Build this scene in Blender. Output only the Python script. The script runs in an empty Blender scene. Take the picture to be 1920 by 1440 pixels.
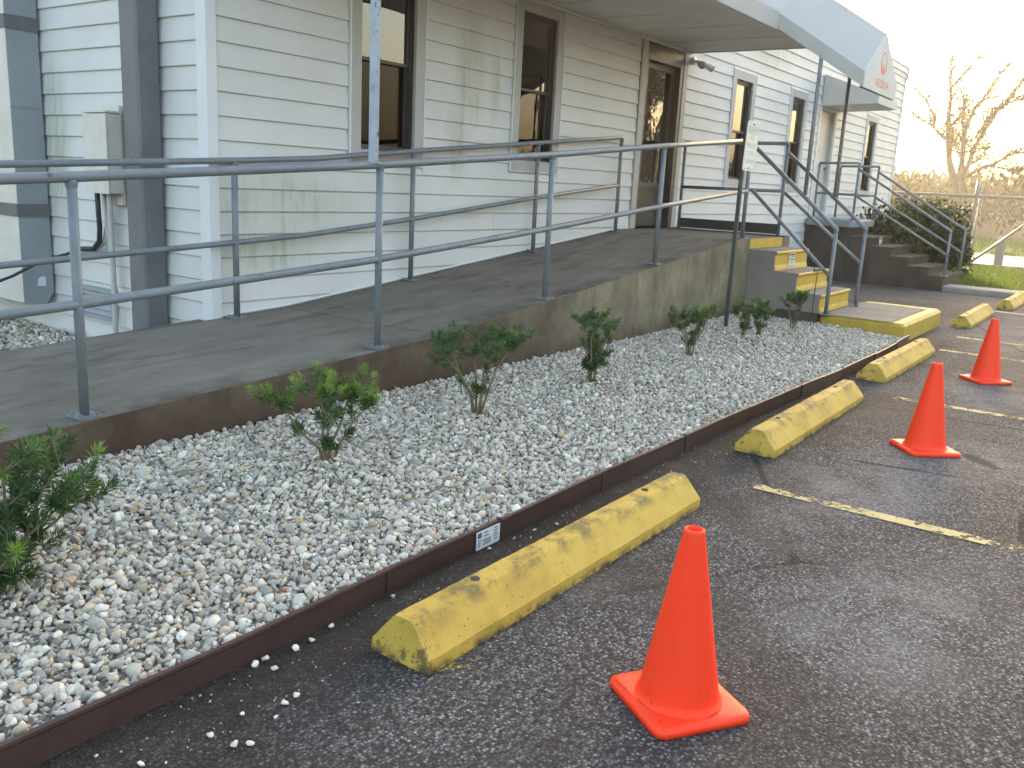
import bpy, math, random
import numpy as np
from mathutils import Vector, Matrix
R = math.radians
random.seed(7); RNG = np.random.default_rng(11)
scn = bpy.context.scene
COL = scn.collection

# ------------------------------------------------------------------ camera
cam = bpy.data.cameras.new('camera'); camo = bpy.data.objects.new('camera', cam); COL.objects.link(camo)
cam.sensor_width = 36.0; cam.lens = 1669.07 / 1920 * 36.0; cam.clip_start = 0.05; cam.clip_end = 3000
yaw, pit, rol = 0.616044836, 0.221696692, -0.0508898300
f = Vector((math.cos(yaw)*math.cos(pit), math.sin(yaw)*math.cos(pit), -math.sin(pit)))
r = f.cross(Vector((0, 0, 1))).normalized(); d = f.cross(r)
rr = r*math.cos(rol) + d*math.sin(rol); dd = d*math.cos(rol) - r*math.sin(rol)
m = Matrix((( rr.x, -dd.x, -f.x), (rr.y, -dd.y, -f.y), (rr.z, -dd.z, -f.z))).to_4x4()
m.translation = Vector((0, 0, 1.4)); camo.matrix_world = m
scn.camera = camo

# ------------------------------------------------------------------ world, sun, exposure
SUN_AZ, SUN_EL = R(25), R(10)
w = bpy.data.worlds.new('World'); scn.world = w; w.use_nodes = True
nt = w.node_tree; bg = nt.nodes['Background']
sky = nt.nodes.new('ShaderNodeTexSky'); sky.sky_type = 'NISHITA'; sky.sun_disc = False
sky.sun_elevation = SUN_EL; sky.sun_rotation = R(90) - SUN_AZ
sky.air_density = 1.0; sky.dust_density = 5.0; sky.ozone_density = 1.0
wb = nt.nodes.new('ShaderNodeMix'); wb.data_type = 'RGBA'; wb.blend_type = 'MULTIPLY'; wb.inputs[0].default_value = 1
wb.inputs[7].default_value = (1.07, 1.0, 0.925, 1)      # the camera's warm white balance, the same all over the sky
nt.links.new(sky.outputs[0], wb.inputs[6]); nt.links.new(wb.outputs[2], bg.inputs[0]); bg.inputs[1].default_value = 0.15
sl = bpy.data.lights.new('sun', 'SUN'); sl.energy = 2.5; sl.angle = R(0.6); sl.color = (1.0, 0.80, 0.52)
so = bpy.data.objects.new('sun', sl); COL.objects.link(so)
sdir = Vector((math.cos(SUN_AZ)*math.cos(SUN_EL), math.sin(SUN_AZ)*math.cos(SUN_EL), math.sin(SUN_EL)))
so.rotation_euler = sdir.to_track_quat('Z', 'Y').to_euler(); so.location = sdir*60
vs = scn.view_settings; vs.view_transform = 'Standard'; vs.look = 'None'; vs.gamma = 1; vs.use_curve_mapping = False
vs.exposure = 2.97
scn.cycles.max_bounces = 8; scn.cycles.transparent_max_bounces = 12; scn.cycles.caustics_reflective = False
scn.cycles.use_denoising = True

# ------------------------------------------------------------------ material helpers
def new_mat(name, rough=0.7, spec=0.3, metal=0.0):
    mt = bpy.data.materials.new(name); mt.use_nodes = True
    nt = mt.node_tree; b = nt.nodes['Principled BSDF']
    b.inputs['Roughness'].default_value = rough; b.inputs['Specular IOR Level'].default_value = spec
    b.inputs['Metallic'].default_value = metal
    return mt, nt, b
def geo(nt): return nt.nodes.new('ShaderNodeNewGeometry').outputs['Position']
def objco(nt): return nt.nodes.new('ShaderNodeTexCoord').outputs['Object']
def scaled(nt, v, s):
    n = nt.nodes.new('ShaderNodeVectorMath'); n.operation = 'MULTIPLY'
    nt.links.new(v, n.inputs[0]); n.inputs[1].default_value = s; return n.outputs[0]
def noise(nt, v, scale, detail=4, rough=.55, dist=0):
    n = nt.nodes.new('ShaderNodeTexNoise'); nt.links.new(v, n.inputs['Vector'])
    n.inputs['Scale'].default_value = scale; n.inputs['Detail'].default_value = detail
    n.inputs['Roughness'].default_value = rough; n.inputs['Distortion'].default_value = dist
    return n.outputs[0]
def voro(nt, v, scale, feature='F1'):
    n = nt.nodes.new('ShaderNodeTexVoronoi'); n.feature = feature; nt.links.new(v, n.inputs['Vector'])
    n.inputs['Scale'].default_value = scale; return n
def mrange(nt, v, a, b, c=0., e=1., smooth=True):
    n = nt.nodes.new('ShaderNodeMapRange'); nt.links.new(v, n.inputs[0])
    if smooth: n.interpolation_type = 'SMOOTHSTEP'
    n.inputs[1].default_value = a; n.inputs[2].default_value = b
    n.inputs[3].default_value = c; n.inputs[4].default_value = e; return n.outputs[0]
def ramp(nt, fac, stops):
    n = nt.nodes.new('ShaderNodeValToRGB'); nt.links.new(fac, n.inputs[0])
    e = n.color_ramp.elements
    while len(e) < len(stops): e.new(0.5)
    for el, (p, c) in zip(e, stops): el.position = p; el.color = (*c, 1)
    return n.outputs[0]
def mixc(nt, fac, a, b, mode='MIX'):
    n = nt.nodes.new('ShaderNodeMix'); n.data_type = 'RGBA'; n.blend_type = mode
    if hasattr(fac, 'links'): nt.links.new(fac, n.inputs[0])
    else: n.inputs[0].default_value = fac
    for i, x in ((6, a), (7, b)):
        if isinstance(x, tuple): n.inputs[i].default_value = (*x, 1)
        else: nt.links.new(x, n.inputs[i])
    return n.outputs[2]
def math_(nt, op, a, b=None):
    n = nt.nodes.new('ShaderNodeMath'); n.operation = op
    for i, x in ((0, a), (1, b)):
        if x is None: continue
        if hasattr(x, 'links'): nt.links.new(x, n.inputs[i])
        else: n.inputs[i].default_value = x
    return n.outputs[0]
def sep(nt, v): 
    n = nt.nodes.new('ShaderNodeSeparateXYZ'); nt.links.new(v, n.inputs[0]); return n.outputs
def bump(nt, b, h, strength=.3, dist=.01):
    n = nt.nodes.new('ShaderNodeBump'); n.inputs['Strength'].default_value = strength
    n.inputs['Distance'].default_value = dist; nt.links.new(h, n.inputs['Height'])
    nt.links.new(n.outputs[0], b.inputs['Normal'])
def setc(nt, b, c):
    if isinstance(c, tuple): b.inputs['Base Color'].default_value = (*c, 1)
    else: nt.links.new(c, b.inputs['Base Color'])
def blob(nt, pos, centre, radii):
    """1 inside an ellipsoid round a point of the wall, fading to 0 at its edge"""
    a = nt.nodes.new('ShaderNodeVectorMath'); a.operation = 'SUBTRACT'; nt.links.new(pos, a.inputs[0]); a.inputs[1].default_value = centre
    s = scaled(nt, a.outputs[0], tuple(1/x for x in radii))
    l = nt.nodes.new('ShaderNodeVectorMath'); l.operation = 'LENGTH'; nt.links.new(s, l.inputs[0])
    return mrange(nt, l.outputs['Value'], 1.0, 0.25)

def plain(name, c, rough=.7, spec=.3, var=.15, scale=6, bumpk=0, bscale=80, metal=0):
    mt, nt, b = new_mat(name, rough, spec, metal); p = geo(nt)
    n = noise(nt, p, scale, 5, .6)
    lo = tuple(x*(1-var) for x in c); hi = tuple(min(1, x*(1+var)) for x in c)
    setc(nt, b, ramp(nt, n, [(.25, lo), (.75, hi)]))
    if bumpk: bump(nt, b, noise(nt, p, bscale, 3), bumpk, .004)
    return mt

def siding_mat():
    mt, nt, b = new_mat('siding_paint', .55, .3); p = geo(nt)
    base = ramp(nt, noise(nt, p, 1.3, 5, .6), [(.3, (.58, .57, .555)), (.7, (.655, .645, .63))])
    st = noise(nt, scaled(nt, p, (14, 14, 1.6)), 1.0, 4, .6)
    st = mrange(nt, st, .42, .68)
    tot = None
    for c, rd in (((6.5, 5.2, 2.35), (.30, .4, .75)), ((6.35, 5.2, 1.75), (.22, .4, .5)), ((6.86, 5.2, 2.25), (.12, .4, .45)), ((4.45, 5.2, 1.15), (.95, .4, .34)), ((4.3, 5.2, .85), (.6, .4, .3)),
                  ((3.76, 7.15, 1.5), (.3, .28, .9)), ((13.6, 5.2, 3.5), (1.2, .5, .4))):
        k = blob(nt, p, c, rd); tot = k if tot is None else math_(nt, 'MAXIMUM', tot, k)
    mold = math_(nt, 'MULTIPLY', math_(nt, 'MULTIPLY', tot, mrange(nt, st, 0, 1, .45, 1.0)), .62)
    c = mixc(nt, mold, base, (.30, .32, .20))
    speck = mrange(nt, noise(nt, p, 45, 2), .70, .76)
    c = mixc(nt, math_(nt, 'MULTIPLY', speck, .35), c, (.25, .24, .22))
    setc(nt, b, c); bump(nt, b, noise(nt, scaled(nt, p, (1, 1, 6)), 30, 3), .12, .003)
    return mt

def rail_mat(name, c, rust_amt=.645):
    mt, nt, b = new_mat(name, .42, .45); p = geo(nt)
    base = ramp(nt, noise(nt, p, 9, 5, .65), [(.3, tuple(x*.82 for x in c)), (.72, tuple(x*1.15 for x in c))])
    chip = mrange(nt, noise(nt, p, 20, 5, .75), rust_amt, rust_amt+.025)
    col = mixc(nt, chip, base, ramp(nt, noise(nt, p, 55, 3), [(.4, (.035, .024, .02)), (.65, (.17, .075, .03))]))
    dust = mrange(nt, noise(nt, p, 3, 3), .5, .75)
    col = mixc(nt, math_(nt, 'MULTIPLY', dust, .25), col, (.28, .29, .30))
    setc(nt, b, col); bump(nt, b, noise(nt, p, 60, 3), .15, .002)
    return mt

def concrete_mat(name, lo, hi, scale=2.2, streak=None, bk=.35, extra=None):
    mt, nt, b = new_mat(name, .85, .2); p = geo(nt)
    v = p if streak is None else scaled(nt, p, streak)
    c = ramp(nt, noise(nt, v, scale, 7, .62), [(.28, lo), (.72, hi)])
    fine = noise(nt, p, 110, 3, .6)
    c = mixc(nt, .30, c, ramp(nt, fine, [(.3, (.25, .25, .25)), (.7, (.75, .75, .75))]), 'OVERLAY')
    if extra: c = extra(nt, p, c)
    setc(nt, b, c); bump(nt, b, noise(nt, p, 60, 6, .65), bk, .006)
    return mt

def asphalt_mat():
    mt, nt, b = new_mat('asphalt', .9, .15); p = geo(nt)
    vo = voro(nt, p, 108); cell = sep(nt, vo.outputs['Color'])[0]; dist = vo.outputs['Distance']
    vo2 = voro(nt, p, 230); cell2 = sep(nt, vo2.outputs['Color'])[1]
    stone = ramp(nt, cell, [(0, (.034, .030, .029)), (.22, (.062, .056, .055)), (.5, (.175, .160, .154)), (.8, (.28, .265, .262)), (1, (.52, .50, .49))])
    fine = ramp(nt, cell2, [(0, (.028, .025, .024)), (.6, (.06, .055, .052)), (1, (.20, .19, .18))])
    c = mixc(nt, .28, stone, fine)
    gap = mrange(nt, dist, .30, .62)
    c = mixc(nt, math_(nt, 'MULTIPLY', gap, .75), c, (.036, .031, .029))
    big = noise(nt, p, 1.1, 7, .65, .6)
    c = mixc(nt, mrange(nt, big, .38, .58, .55, 0), c, (.042, .036, .034))
    pale = mrange(nt, noise(nt, p, .45, 4, .5), .50, .68, 0, .30)
    worn = None
    for ce, ra in (((4.6, 1.0, 0), (1.5, .55, 1)), ((5.6, .35, 0), (1.3, .8, 1)), ((7.7, .9, 0), (1.4, .55, 1)), ((3.1, .55, 0), (.9, .5, 1)), ((11.5, 1.2, 0), (2.5, .8, 1))):
        kk = blob(nt, p, ce, ra); worn = kk if worn is None else math_(nt, 'MAXIMUM', worn, kk)
    pale = math_(nt, 'MAXIMUM', pale, math_(nt, 'MULTIPLY', worn, mrange(nt, noise(nt, p, 1.9, 6, .65), .36, .60, 0, .55)))
    c = mixc(nt, pale, c, mixc(nt, .62, stone, (.25, .24, .24)))
    vc = voro(nt, mixc(nt, .12, p, nt.nodes.new('ShaderNodeTexNoise').outputs[1]), .55, 'DISTANCE_TO_EDGE')
    crack = math_(nt, 'MULTIPLY', mrange(nt, vc.outputs['Distance'], .009, .003), mrange(nt, noise(nt, p, .8, 3), .48, .56))
    c = mixc(nt, math_(nt, 'MULTIPLY', crack, .75), c, (.012, .010, .010))
    oil = mrange(nt, noise(nt, p, 2.3, 3, .5, .3), .68, .75)
    c = mixc(nt, math_(nt, 'MULTIPLY', oil, .7), c, (.018, .015, .015))
    xyz = sep(nt, p)
    # dirt washed along the foot of the bed edging
    edge = math_(nt, 'ADD', xyz[1], math_(nt, 'MULTIPLY', noise(nt, p, 3.0, 5, .6), .9))
    dirt = mrange(nt, edge, 1.75, 2.35, 0, .85)
    side = mrange(nt, xyz[1], 2.4, 2.6, 1, 0)
    near = mrange(nt, xyz[0], 9.5, 11, 1, 0)
    dm = math_(nt, 'MULTIPLY', math_(nt, 'MULTIPLY', dirt, side), near)
    dcol = ramp(nt, noise(nt, p, 14, 5, .7), [(.3, (.016, .013, .011)), (.62, (.035, .028, .023)), (.8, (.09, .08, .07))])
    c = mixc(nt, dm, c, dcol)
    setc(nt, b, c)
    h = math_(nt, 'SUBTRACT', noise(nt, p, 160, 2), math_(nt, 'MULTIPLY', dist, .8))
    bump(nt, b, h, .9, .007)
    nt.links.new(mrange(nt, big, .3, .7, .78, .95), b.inputs['Roughness'])
    return mt

def worn_paint(name, paint, under, thr=(.42, .60), rough=.65, scale=16):
    mt, nt, b = new_mat(name, rough, .3); p = geo(nt)
    n = noise(nt, p, scale, 7, .72)
    n2 = noise(nt, p, 3, 3)
    k = mrange(nt, math_(nt, 'ADD', math_(nt, 'MULTIPLY', n, .7), math_(nt, 'MULTIPLY', n2, .3)), *thr)
    pc = ramp(nt, noise(nt, p, 6, 4), [(.3, tuple(x*.8 for x in paint)), (.7, paint)])
    setc(nt, b, mixc(nt, k, pc, under)); bump(nt, b, noise(nt, p, 70, 4), .3, .003)
    return mt

def flake_paint(name, paint, thr, scale=16, gapscale=2.2, alpha=1.0):
    mt, nt, b = new_mat(name, .7, .25); p = geo(nt)
    n = math_(nt, 'ADD', math_(nt, 'MULTIPLY', noise(nt, p, scale, 7, .75), .6), math_(nt, 'MULTIPLY', noise(nt, p, gapscale, 4, .6), .4))
    setc(nt, b, ramp(nt, noise(nt, p, 7, 5), [(.3, tuple(x*.72 for x in paint)), (.7, paint)]))
    tr = nt.nodes.new('ShaderNodeBsdfTransparent'); mx = nt.nodes.new('ShaderNodeMixShader')
    nt.links.new(mrange(nt, n, thr, thr+.05, 0, alpha), mx.inputs[0]); nt.links.new(tr.outputs[0], mx.inputs[1]); nt.links.new(b.outputs[0], mx.inputs[2])
    nt.links.new(mx.outputs[0], nt.nodes['Material Output'].inputs[0]); bump(nt, b, noise(nt, p, 130, 3), .5, .005)
    return mt
def stop_mat():
    mt, nt, b = new_mat('wheel_stop_paint', .7, .25); p = geo(nt); o = objco(nt)
    c = ramp(nt, noise(nt, p, 4, 6, .65), [(.25, (.36, .235, .045)), (.5, (.52, .345, .065)), (.75, (.58, .395, .08))])
    vo = voro(nt, p, 48); pit_ = mrange(nt, vo.outputs['Distance'], .10, .20, 1, 0)
    keep = mrange(nt, sep(nt, vo.outputs['Color'])[0], .60, .64)
    c = mixc(nt, math_(nt, 'MULTIPLY', math_(nt, 'MULTIPLY', pit_, keep), .8), c, (.07, .055, .03))
    xyz = sep(nt, o)
    top = mrange(nt, xyz[2], .085, .137)
    grime = mrange(nt, noise(nt, p, 7, 8, .76), .44, .62)
    c = mixc(nt, math_(nt, 'MULTIPLY', math_(nt, 'MULTIPLY', grime, top), .75), c, (.10, .085, .05))
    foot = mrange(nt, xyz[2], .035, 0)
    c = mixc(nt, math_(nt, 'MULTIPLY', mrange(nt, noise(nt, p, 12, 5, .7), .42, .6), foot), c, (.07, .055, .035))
    ends = mrange(nt, math_(nt, 'ABSOLUTE', xyz[0]), .84, .94)
    c = mixc(nt, math_(nt, 'MULTIPLY', math_(nt, 'MULTIPLY', mrange(nt, noise(nt, p, 16, 6, .75), .54, .6), ends), .75), c, (.075, .06, .035))
    scuff = mrange(nt, noise(nt, scaled(nt, p, (3, 9, 9)), 6, 6, .8), .64, .68)
    c = mixc(nt, math_(nt, 'MULTIPLY', scuff, .65), c, (.12, .10, .06))
    setc(nt, b, c); bump(nt, b, noise(nt, p, 90, 5, .7), .4, .004)
    return mt

def cone_mat():
    mt, nt, b = new_mat('cone_vinyl', .5, .3); p = objco(nt)
    c = ramp(nt, noise(nt, p, 5, 3), [(.3, (1.0, .048, .012)), (.7, (1.0, .062, .016))])
    z = sep(nt, p)[2]
    low = mrange(nt, z, .12, .03, .06, 1)
    dirt = math_(nt, 'MAXIMUM', mrange(nt, noise(nt, p, 30, 5, .8), .60, .66), mrange(nt, noise(nt, scaled(nt, p, (1, 1, 4)), 18, 5, .8), .62, .70, 0, .6))
    setc(nt, b, mixc(nt, math_(nt, 'MULTIPLY', math_(nt, 'MULTIPLY', dirt, low), .85), c, (.06, .03, .02)))
    bump(nt, b, noise(nt, p, 120, 2), .08, .002)
    return mt

def vcol_mat(name, rough=.8, spec=.2, transl=0, bk=0, bs=150):
    mt, nt, b = new_mat(name, rough, spec)
    a = nt.nodes.new('ShaderNodeAttribute'); a.attribute_name = 'tint'
    c = a.outputs['Color']
    if bk:
        p = geo(nt); n = noise(nt, p, bs, 4, .65)
        c = mixc(nt, .35, c, ramp(nt, n, [(.3, (.28, .28, .28)), (.7, (.74, .74, .74))]), 'OVERLAY'); bump(nt, b, n, bk, .004)
    setc(nt, b, c)
    if transl:
        t = nt.nodes.new('ShaderNodeBsdfTranslucent'); nt.links.new(c, t.inputs[0])
        mx = nt.nodes.new('ShaderNodeMixShader'); mx.inputs[0].default_value = transl
        nt.links.new(b.outputs[0], mx.inputs[1]); nt.links.new(t.outputs[0], mx.inputs[2])
        nt.links.new(mx.outputs[0], nt.nodes['Material Output'].inputs[0])
    return mt

def glass_mat(name, tint, refl, wav=0.0, wscale=6):
    mt = bpy.data.materials.new(name); mt.use_nodes = True; nt = mt.node_tree
    nt.nodes.remove(nt.nodes['Principled BSDF']); out = nt.nodes['Material Output']
    tr = nt.nodes.new('ShaderNodeBsdfTransparent'); tr.inputs[0].default_value = (*tint, 1)
    gl = nt.nodes.new('ShaderNodeBsdfGlossy'); gl.inputs['Roughness'].default_value = .01
    gl.inputs[0].default_value = (1, .96, .90, 1)
    fr = nt.nodes.new('ShaderNodeFresnel'); fr.inputs[0].default_value = refl
    if wav:
        bp = nt.nodes.new('ShaderNodeBump'); bp.inputs['Strength'].default_value = wav; bp.inputs['Distance'].default_value = .02
        nt.links.new(noise(nt, scaled(nt, geo(nt), (1, 1, 1.6)), wscale, 1), bp.inputs['Height']); nt.links.new(bp.outputs[0], gl.inputs['Normal'])
    mx = nt.nodes.new('ShaderNodeMixShader'); nt.links.new(fr.outputs[0], mx.inputs[0])
    nt.links.new(tr.outputs[0], mx.inputs[1]); nt.links.new(gl.outputs[0], mx.inputs[2]); nt.links.new(mx.outputs[0], out.inputs[0])
    return mt

def ramp_face_extra(nt, p, c):
    x = sep(nt, p)
    k = math_(nt, 'ADD', x[0], math_(nt, 'MULTIPLY', noise(nt, p, 1.2, 5, .6), 3.0))
    tan = ramp(nt, noise(nt, scaled(nt, p, (3, 3, 1.8)), 1.6, 9, .72), [(.28, (.12, .095, .065)), (.5, (.20, .17, .12)), (.72, (.29, .25, .175))])
    c = mixc(nt, mrange(nt, k, 6.2, 8.2), c, tan)
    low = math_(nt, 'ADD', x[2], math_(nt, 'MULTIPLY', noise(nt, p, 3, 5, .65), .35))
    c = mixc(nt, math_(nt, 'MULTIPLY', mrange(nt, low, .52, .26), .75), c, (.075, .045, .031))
    green = mrange(nt, noise(nt, scaled(nt, p, (7, 7, .8)), 1.0, 3), .62, .72)
    return mixc(nt, math_(nt, 'MULTIPLY', green, .35), c, (.07, .075, .04))

MT = {}
MT['siding'] = siding_mat()
MT['white_trim'] = plain('white_trim', (.66, .67, .68), .5, .35, .05, 3)
MT['casing'] = plain('window_casing', (.42, .41, .395), .55, .3, .08, 5)
MT['bronze'] = plain('bronze_frame', (.055, .047, .042), .4, .4, .2, 6)
MT['door_brown'] = plain('door_panel', (.05, .036, .03), .45, .4, .25, 9)
MT['interior'] = plain('interior_wall', (.075, .08, .085), .9, .1, .2, 2)
MT['blind'] = plain('window_blind', (.60, .57, .53), .7, .2, .06, 3)
MT['glass'] = glass_mat('window_glass', (.50, .49, .47), 1.6, .05, 4)
MT['glass_up'] = glass_mat('upper_window_glass', (.6, .57, .53), 2.3, .04, 3)
MT['glass_door'] = glass_mat('storm_door_glass', (.35, .33, .30), 3.2, .05, 6)
MT['screen'] = glass_mat('window_screen', (.42, .38, .34), 1.25)
MT['downspout'] = plain('downspout_paint', (.14, .14, .145), .5, .35, .2, 3)
MT['duct'] = plain('duct_paint', (.26, .29, .31), .5, .35, .15, 2.5)
MT['duct_band'] = plain('duct_band', (.13, .135, .14), .55, .3, .2, 6)
MT['beige'] = plain('beige_enamel', (.58, .545, .50), .45, .4, .10, 7)
MT['pvc'] = plain('grey_conduit', (.46, .45, .43), .5, .3, .12, 8)
MT['black_cable'] = plain('black_cable', (.03, .03, .032), .5, .4, .2, 8)
MT['vent'] = plain('vent_paint', (.30, .32, .34), .55, .3, .12, 6)
MT['rail'] = rail_mat('rail_paint', (.165, .185, .205))
MT['post_paint'] = rail_mat('canopy_post_paint', (.20, .205, .21), .70)
MT['rusty_post'] = rail_mat('rusty_post_paint', (.30, .36, .42), .60)
MT['toe'] = plain('toe_board', (.035, .037, .04), .5, .35, .2, 5)
def deck_extra(nt, p, c):
    st_ = mrange(nt, noise(nt, scaled(nt, p, (.8, 3.2, 1)), 1.3, 7, .68, .8), .50, .66)
    c = mixc(nt, math_(nt, 'MULTIPLY', st_, .6), c, (.062, .054, .047))
    pl = mrange(nt, noise(nt, scaled(nt, p, (.7, 2.6, 1)), 2.6, 6, .7), .58, .70)
    c = mixc(nt, math_(nt, 'MULTIPLY', pl, .35), c, (.24, .225, .205))
    y = sep(nt, p)[1]
    rim = math_(nt, 'MULTIPLY', mrange(nt, y, 3.95, 3.70), mrange(nt, noise(nt, p, 2.4, 6, .7), .42, .58))
    return mixc(nt, math_(nt, 'MULTIPLY', rim, .6), c, (.055, .042, .034))
MT['ramp_top'] = concrete_mat('ramp_top', (.122, .108, .090), (.21, .186, .156), 1.8, (1, 2.2, 1), .4, deck_extra)
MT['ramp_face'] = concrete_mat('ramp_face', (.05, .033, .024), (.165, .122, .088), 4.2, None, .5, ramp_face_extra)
MT['step'] = concrete_mat('step_concrete', (.17, .155, .135), (.25, .23, .205), 2.0)
MT['old_step'] = concrete_mat('old_step_concrete', (.030, .025, .021), (.075, .065, .056), 2.6, (2, 2, .7))
MT['block_top'] = concrete_mat('block_top', (.15, .138, .125), (.24, .225, .205), 3)
MT['under_step'] = concrete_mat('under_step', (.05, .042, .035), (.10, .085, .07), 3)
MT['yellow'] = worn_paint('yellow_riser_paint', (.62, .40, .055), (.30, .22, .07), (.66, .80), .5)
MT['yellow_old'] = worn_paint('old_yellow_paint', (.50, .345, .05), (.16, .125, .06), (.52, .72), .6, 9)
MT['walk'] = concrete_mat('walk_concrete', (.22, .20, .18), (.34, .31, .28), 2)
MT['stop'] = stop_mat(); MT['cone'] = cone_mat()
MT['line'] = flake_paint('lot_line_paint', (.54, .43, .20), .455)
MT['overspray'] = flake_paint('yellow_overspray', (.50, .38, .08), .575, 30, 5, .7)
MT['line_white'] = flake_paint('white_line_paint', (.60, .58, .52), .46)
MT['asphalt'] = asphalt_mat()
MT['road'] = concrete_mat('road_surface', (.20, .19, .18), (.30, .285, .27), 1.2)
MT['edging'] = plain('edging_brown', (.060, .032, .027), .55, .35, .25, 8, .2, 60)
MT['soil'] = plain('bed_soil', (.32, .30, .27), .95, .1, .4, 12, .5, 60)
MT['stone'] = vcol_mat('gravel_stone', .85, .2, 0, .35, 120)
MT['leaf'] = vcol_mat('leaf', .45, .35, .30)
MT['hedge_leaf'] = vcol_mat('hedge_leaf', .6, .25, .15)
MT['bark'] = plain('shrub_bark', (.20, .155, .10), .85, .15, .3, 30)
MT['tree_bark'] = plain('tree_bark', (.085, .07, .055), .9, .1, .3, 3)
MT['fabric'] = plain('canopy_fabric', (.45, .435, .415), .75, .2, .06, 1.5)
MT['fabric_pale'] = plain('canopy_end_fabric', (.62, .61, .58), .75, .2, .05, 2)
MT['soffit'] = plain('soffit_panel', (.66, .65, .62), .6, .25, .10, 1.6)
MT['soffit_seam'] = plain('soffit_seam', (.70, .68, .62), .5, .3, .05, 2)
MT['logo_red'] = plain('logo_red', (.78, .17, .11), .6, .2, .1, 8)
MT['logo_dark'] = plain('logo_brown', (.45, .26, .20), .6, .2, .1, 8)
MT['channel_post'] = plain('green_channel_post', (.035, .045, .04), .5, .4, .3, 12)
MT['sign'] = plain('sign_face', (.74, .74, .68), .45, .4, .05, 10)
MT['sign_ink'] = plain('sign_ink', (.34, .40, .34), .5, .3, .12, 30)
MT['black'] = plain('black_print', (.02, .02, .02), .5, .3, .1, 20)
MT['sticker'] = plain('sticker_paper', (.66, .68, .72), .5, .3, .06, 20)
MT['ink_blue'] = plain('sticker_ink', (.07, .08, .14), .5, .3, .1, 20)
MT['galv'] = plain('galvanised_pipe', (.21, .205, .195), .45, .5, .15, 3)
MT['lamp_white'] = plain('lamp_white', (.72, .73, .74), .4, .4, .05, 5)
MT['lamp_glass'] = plain('lamp_glass', (.45, .52, .62), .15, .6, .1, 5)
MT['ground'] = plain('dry_ground', (.14, .115, .06), .95, .1, .3, 1.5)
MT['lawn'] = plain('lawn', (.075, .105, .025), .95, .1, .4, 3)
MT['bank'] = plain('dry_bank', (.11, .09, .055), .95, .1, .35, .5)
MT['blade'] = vcol_mat('grass_blade', .6, .2, .4)
MT['brush'] = vcol_mat('dry_brush', .9, .1, .06)
MT['slab_blue'] = plain('blue_grey_slab', (.20, .235, .27), .6, .3, .15, 4)

# ------------------------------------------------------------------ object helpers
OFF = {}
def mesh(name, V, F, mat=None, smooth=False):
    me = bpy.data.meshes.new(name); me.from_pydata([tuple(v) for v in V], [], F)
    if mat: me.materials.append(MT[mat] if isinstance(mat, str) else mat)
    if smooth: me.polygons.foreach_set('use_smooth', [True]*len(me.polygons))
    me.update(); return me
def obj(name, VF, mat, parent=None, smooth=False, origin=None, kind=None, label=None):
    V, F = VF
    o_ = Vector(origin) if origin is not None else Vector((0, 0, 0))
    me = mesh(name, [(v[0]-o_.x, v[1]-o_.y, v[2]-o_.z) for v in V], F, mat, smooth)
    return link(name, me, parent, o_, kind, label)
def link(name, me, parent=None, origin=(0, 0, 0), kind=None, label=None):
    ob = bpy.data.objects.new(name, me); COL.objects.link(ob)
    ob.location = Vector(origin) - (OFF[parent.name] if parent else Vector((0, 0, 0)))
    if parent: ob.parent = parent
    OFF[ob.name] = Vector(origin)
    if kind: ob['kind'] = kind
    if label: ob['label'] = label
    return ob
def thing(name, loc, label, cat, group=None):
    ob = bpy.data.objects.new(name, None); COL.objects.link(ob); ob.location = loc; ob.empty_display_size = .1
    OFF[ob.name] = Vector(loc); return tag(ob, label, cat, group)
def tag(ob, label, cat, group=None):
    ob['label'] = label; ob['category'] = cat
    if group: ob['group'] = group
    return ob
def dup(root, loc, rotz, label):
    c = root.copy(); COL.objects.link(c); c.location = loc; c.rotation_euler = (0, 0, rotz); c['label'] = label
    for ch in list(root.children):
        k = ch.copy(); COL.objects.link(k); k.parent = c
        for g in list(ch.children):
            q = g.copy(); COL.objects.link(q); q.parent = k
    return c

def merge(*parts):
    V, F = [], []
    for v, f_ in parts:
        n = len(V); V += list(v); F += [tuple(i+n for i in q) for q in f_]
    return V, F
def box(x0, x1, y0, y1, z0, z1):
    V = [(x, y, z) for z in (z0, z1) for y in (y0, y1) for x in (x0, x1)]
    return V, [(0, 2, 3, 1), (4, 5, 7, 6), (0, 1, 5, 4), (2, 6, 7, 3), (0, 4, 6, 2), (1, 3, 7, 5)]
def bev_box(x0, x1, y0, y1, z0, z1, b=.01):
    """a box whose vertical and top edges are chamfered"""
    V, F = [], []
    rings = [(z0, 0.), (z1-b, 0.), (z1, b)]
    for z, s in rings:
        a0, a1, c0, c1 = x0+s, x1-s, y0+s, y1-s
        k = b*.8
        V += [(a0+k, c0, z), (a1-k, c0, z), (a1, c0+k, z), (a1, c1-k, z), (a1-k, c1, z), (a0+k, c1, z), (a0, c1-k, z), (a0, c0+k, z)]
    for i in range(2):
        for j in range(8): F.append((i*8+j, i*8+(j+1) % 8, (i+1)*8+(j+1) % 8, (i+1)*8+j))
    F.append(tuple(range(16, 24))); F.append(tuple(range(7, -1, -1)))
    return V, F
def prism(poly, axis, a, b):
    """extrude a 2-D polygon along x, y or z from a to b"""
    def p3(u, v, t): return {'x': (t, u, v), 'y': (u, t, v), 'z': (u, v, t)}[axis]
    n = len(poly); V = [p3(u, v, a) for u, v in poly] + [p3(u, v, b) for u, v in poly]
    F = [tuple(range(n)), tuple(range(2*n-1, n-1, -1))] + [(i+n, (i+1) % n+n, (i+1) % n, i) for i in range(n)]
    return V, F
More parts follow.
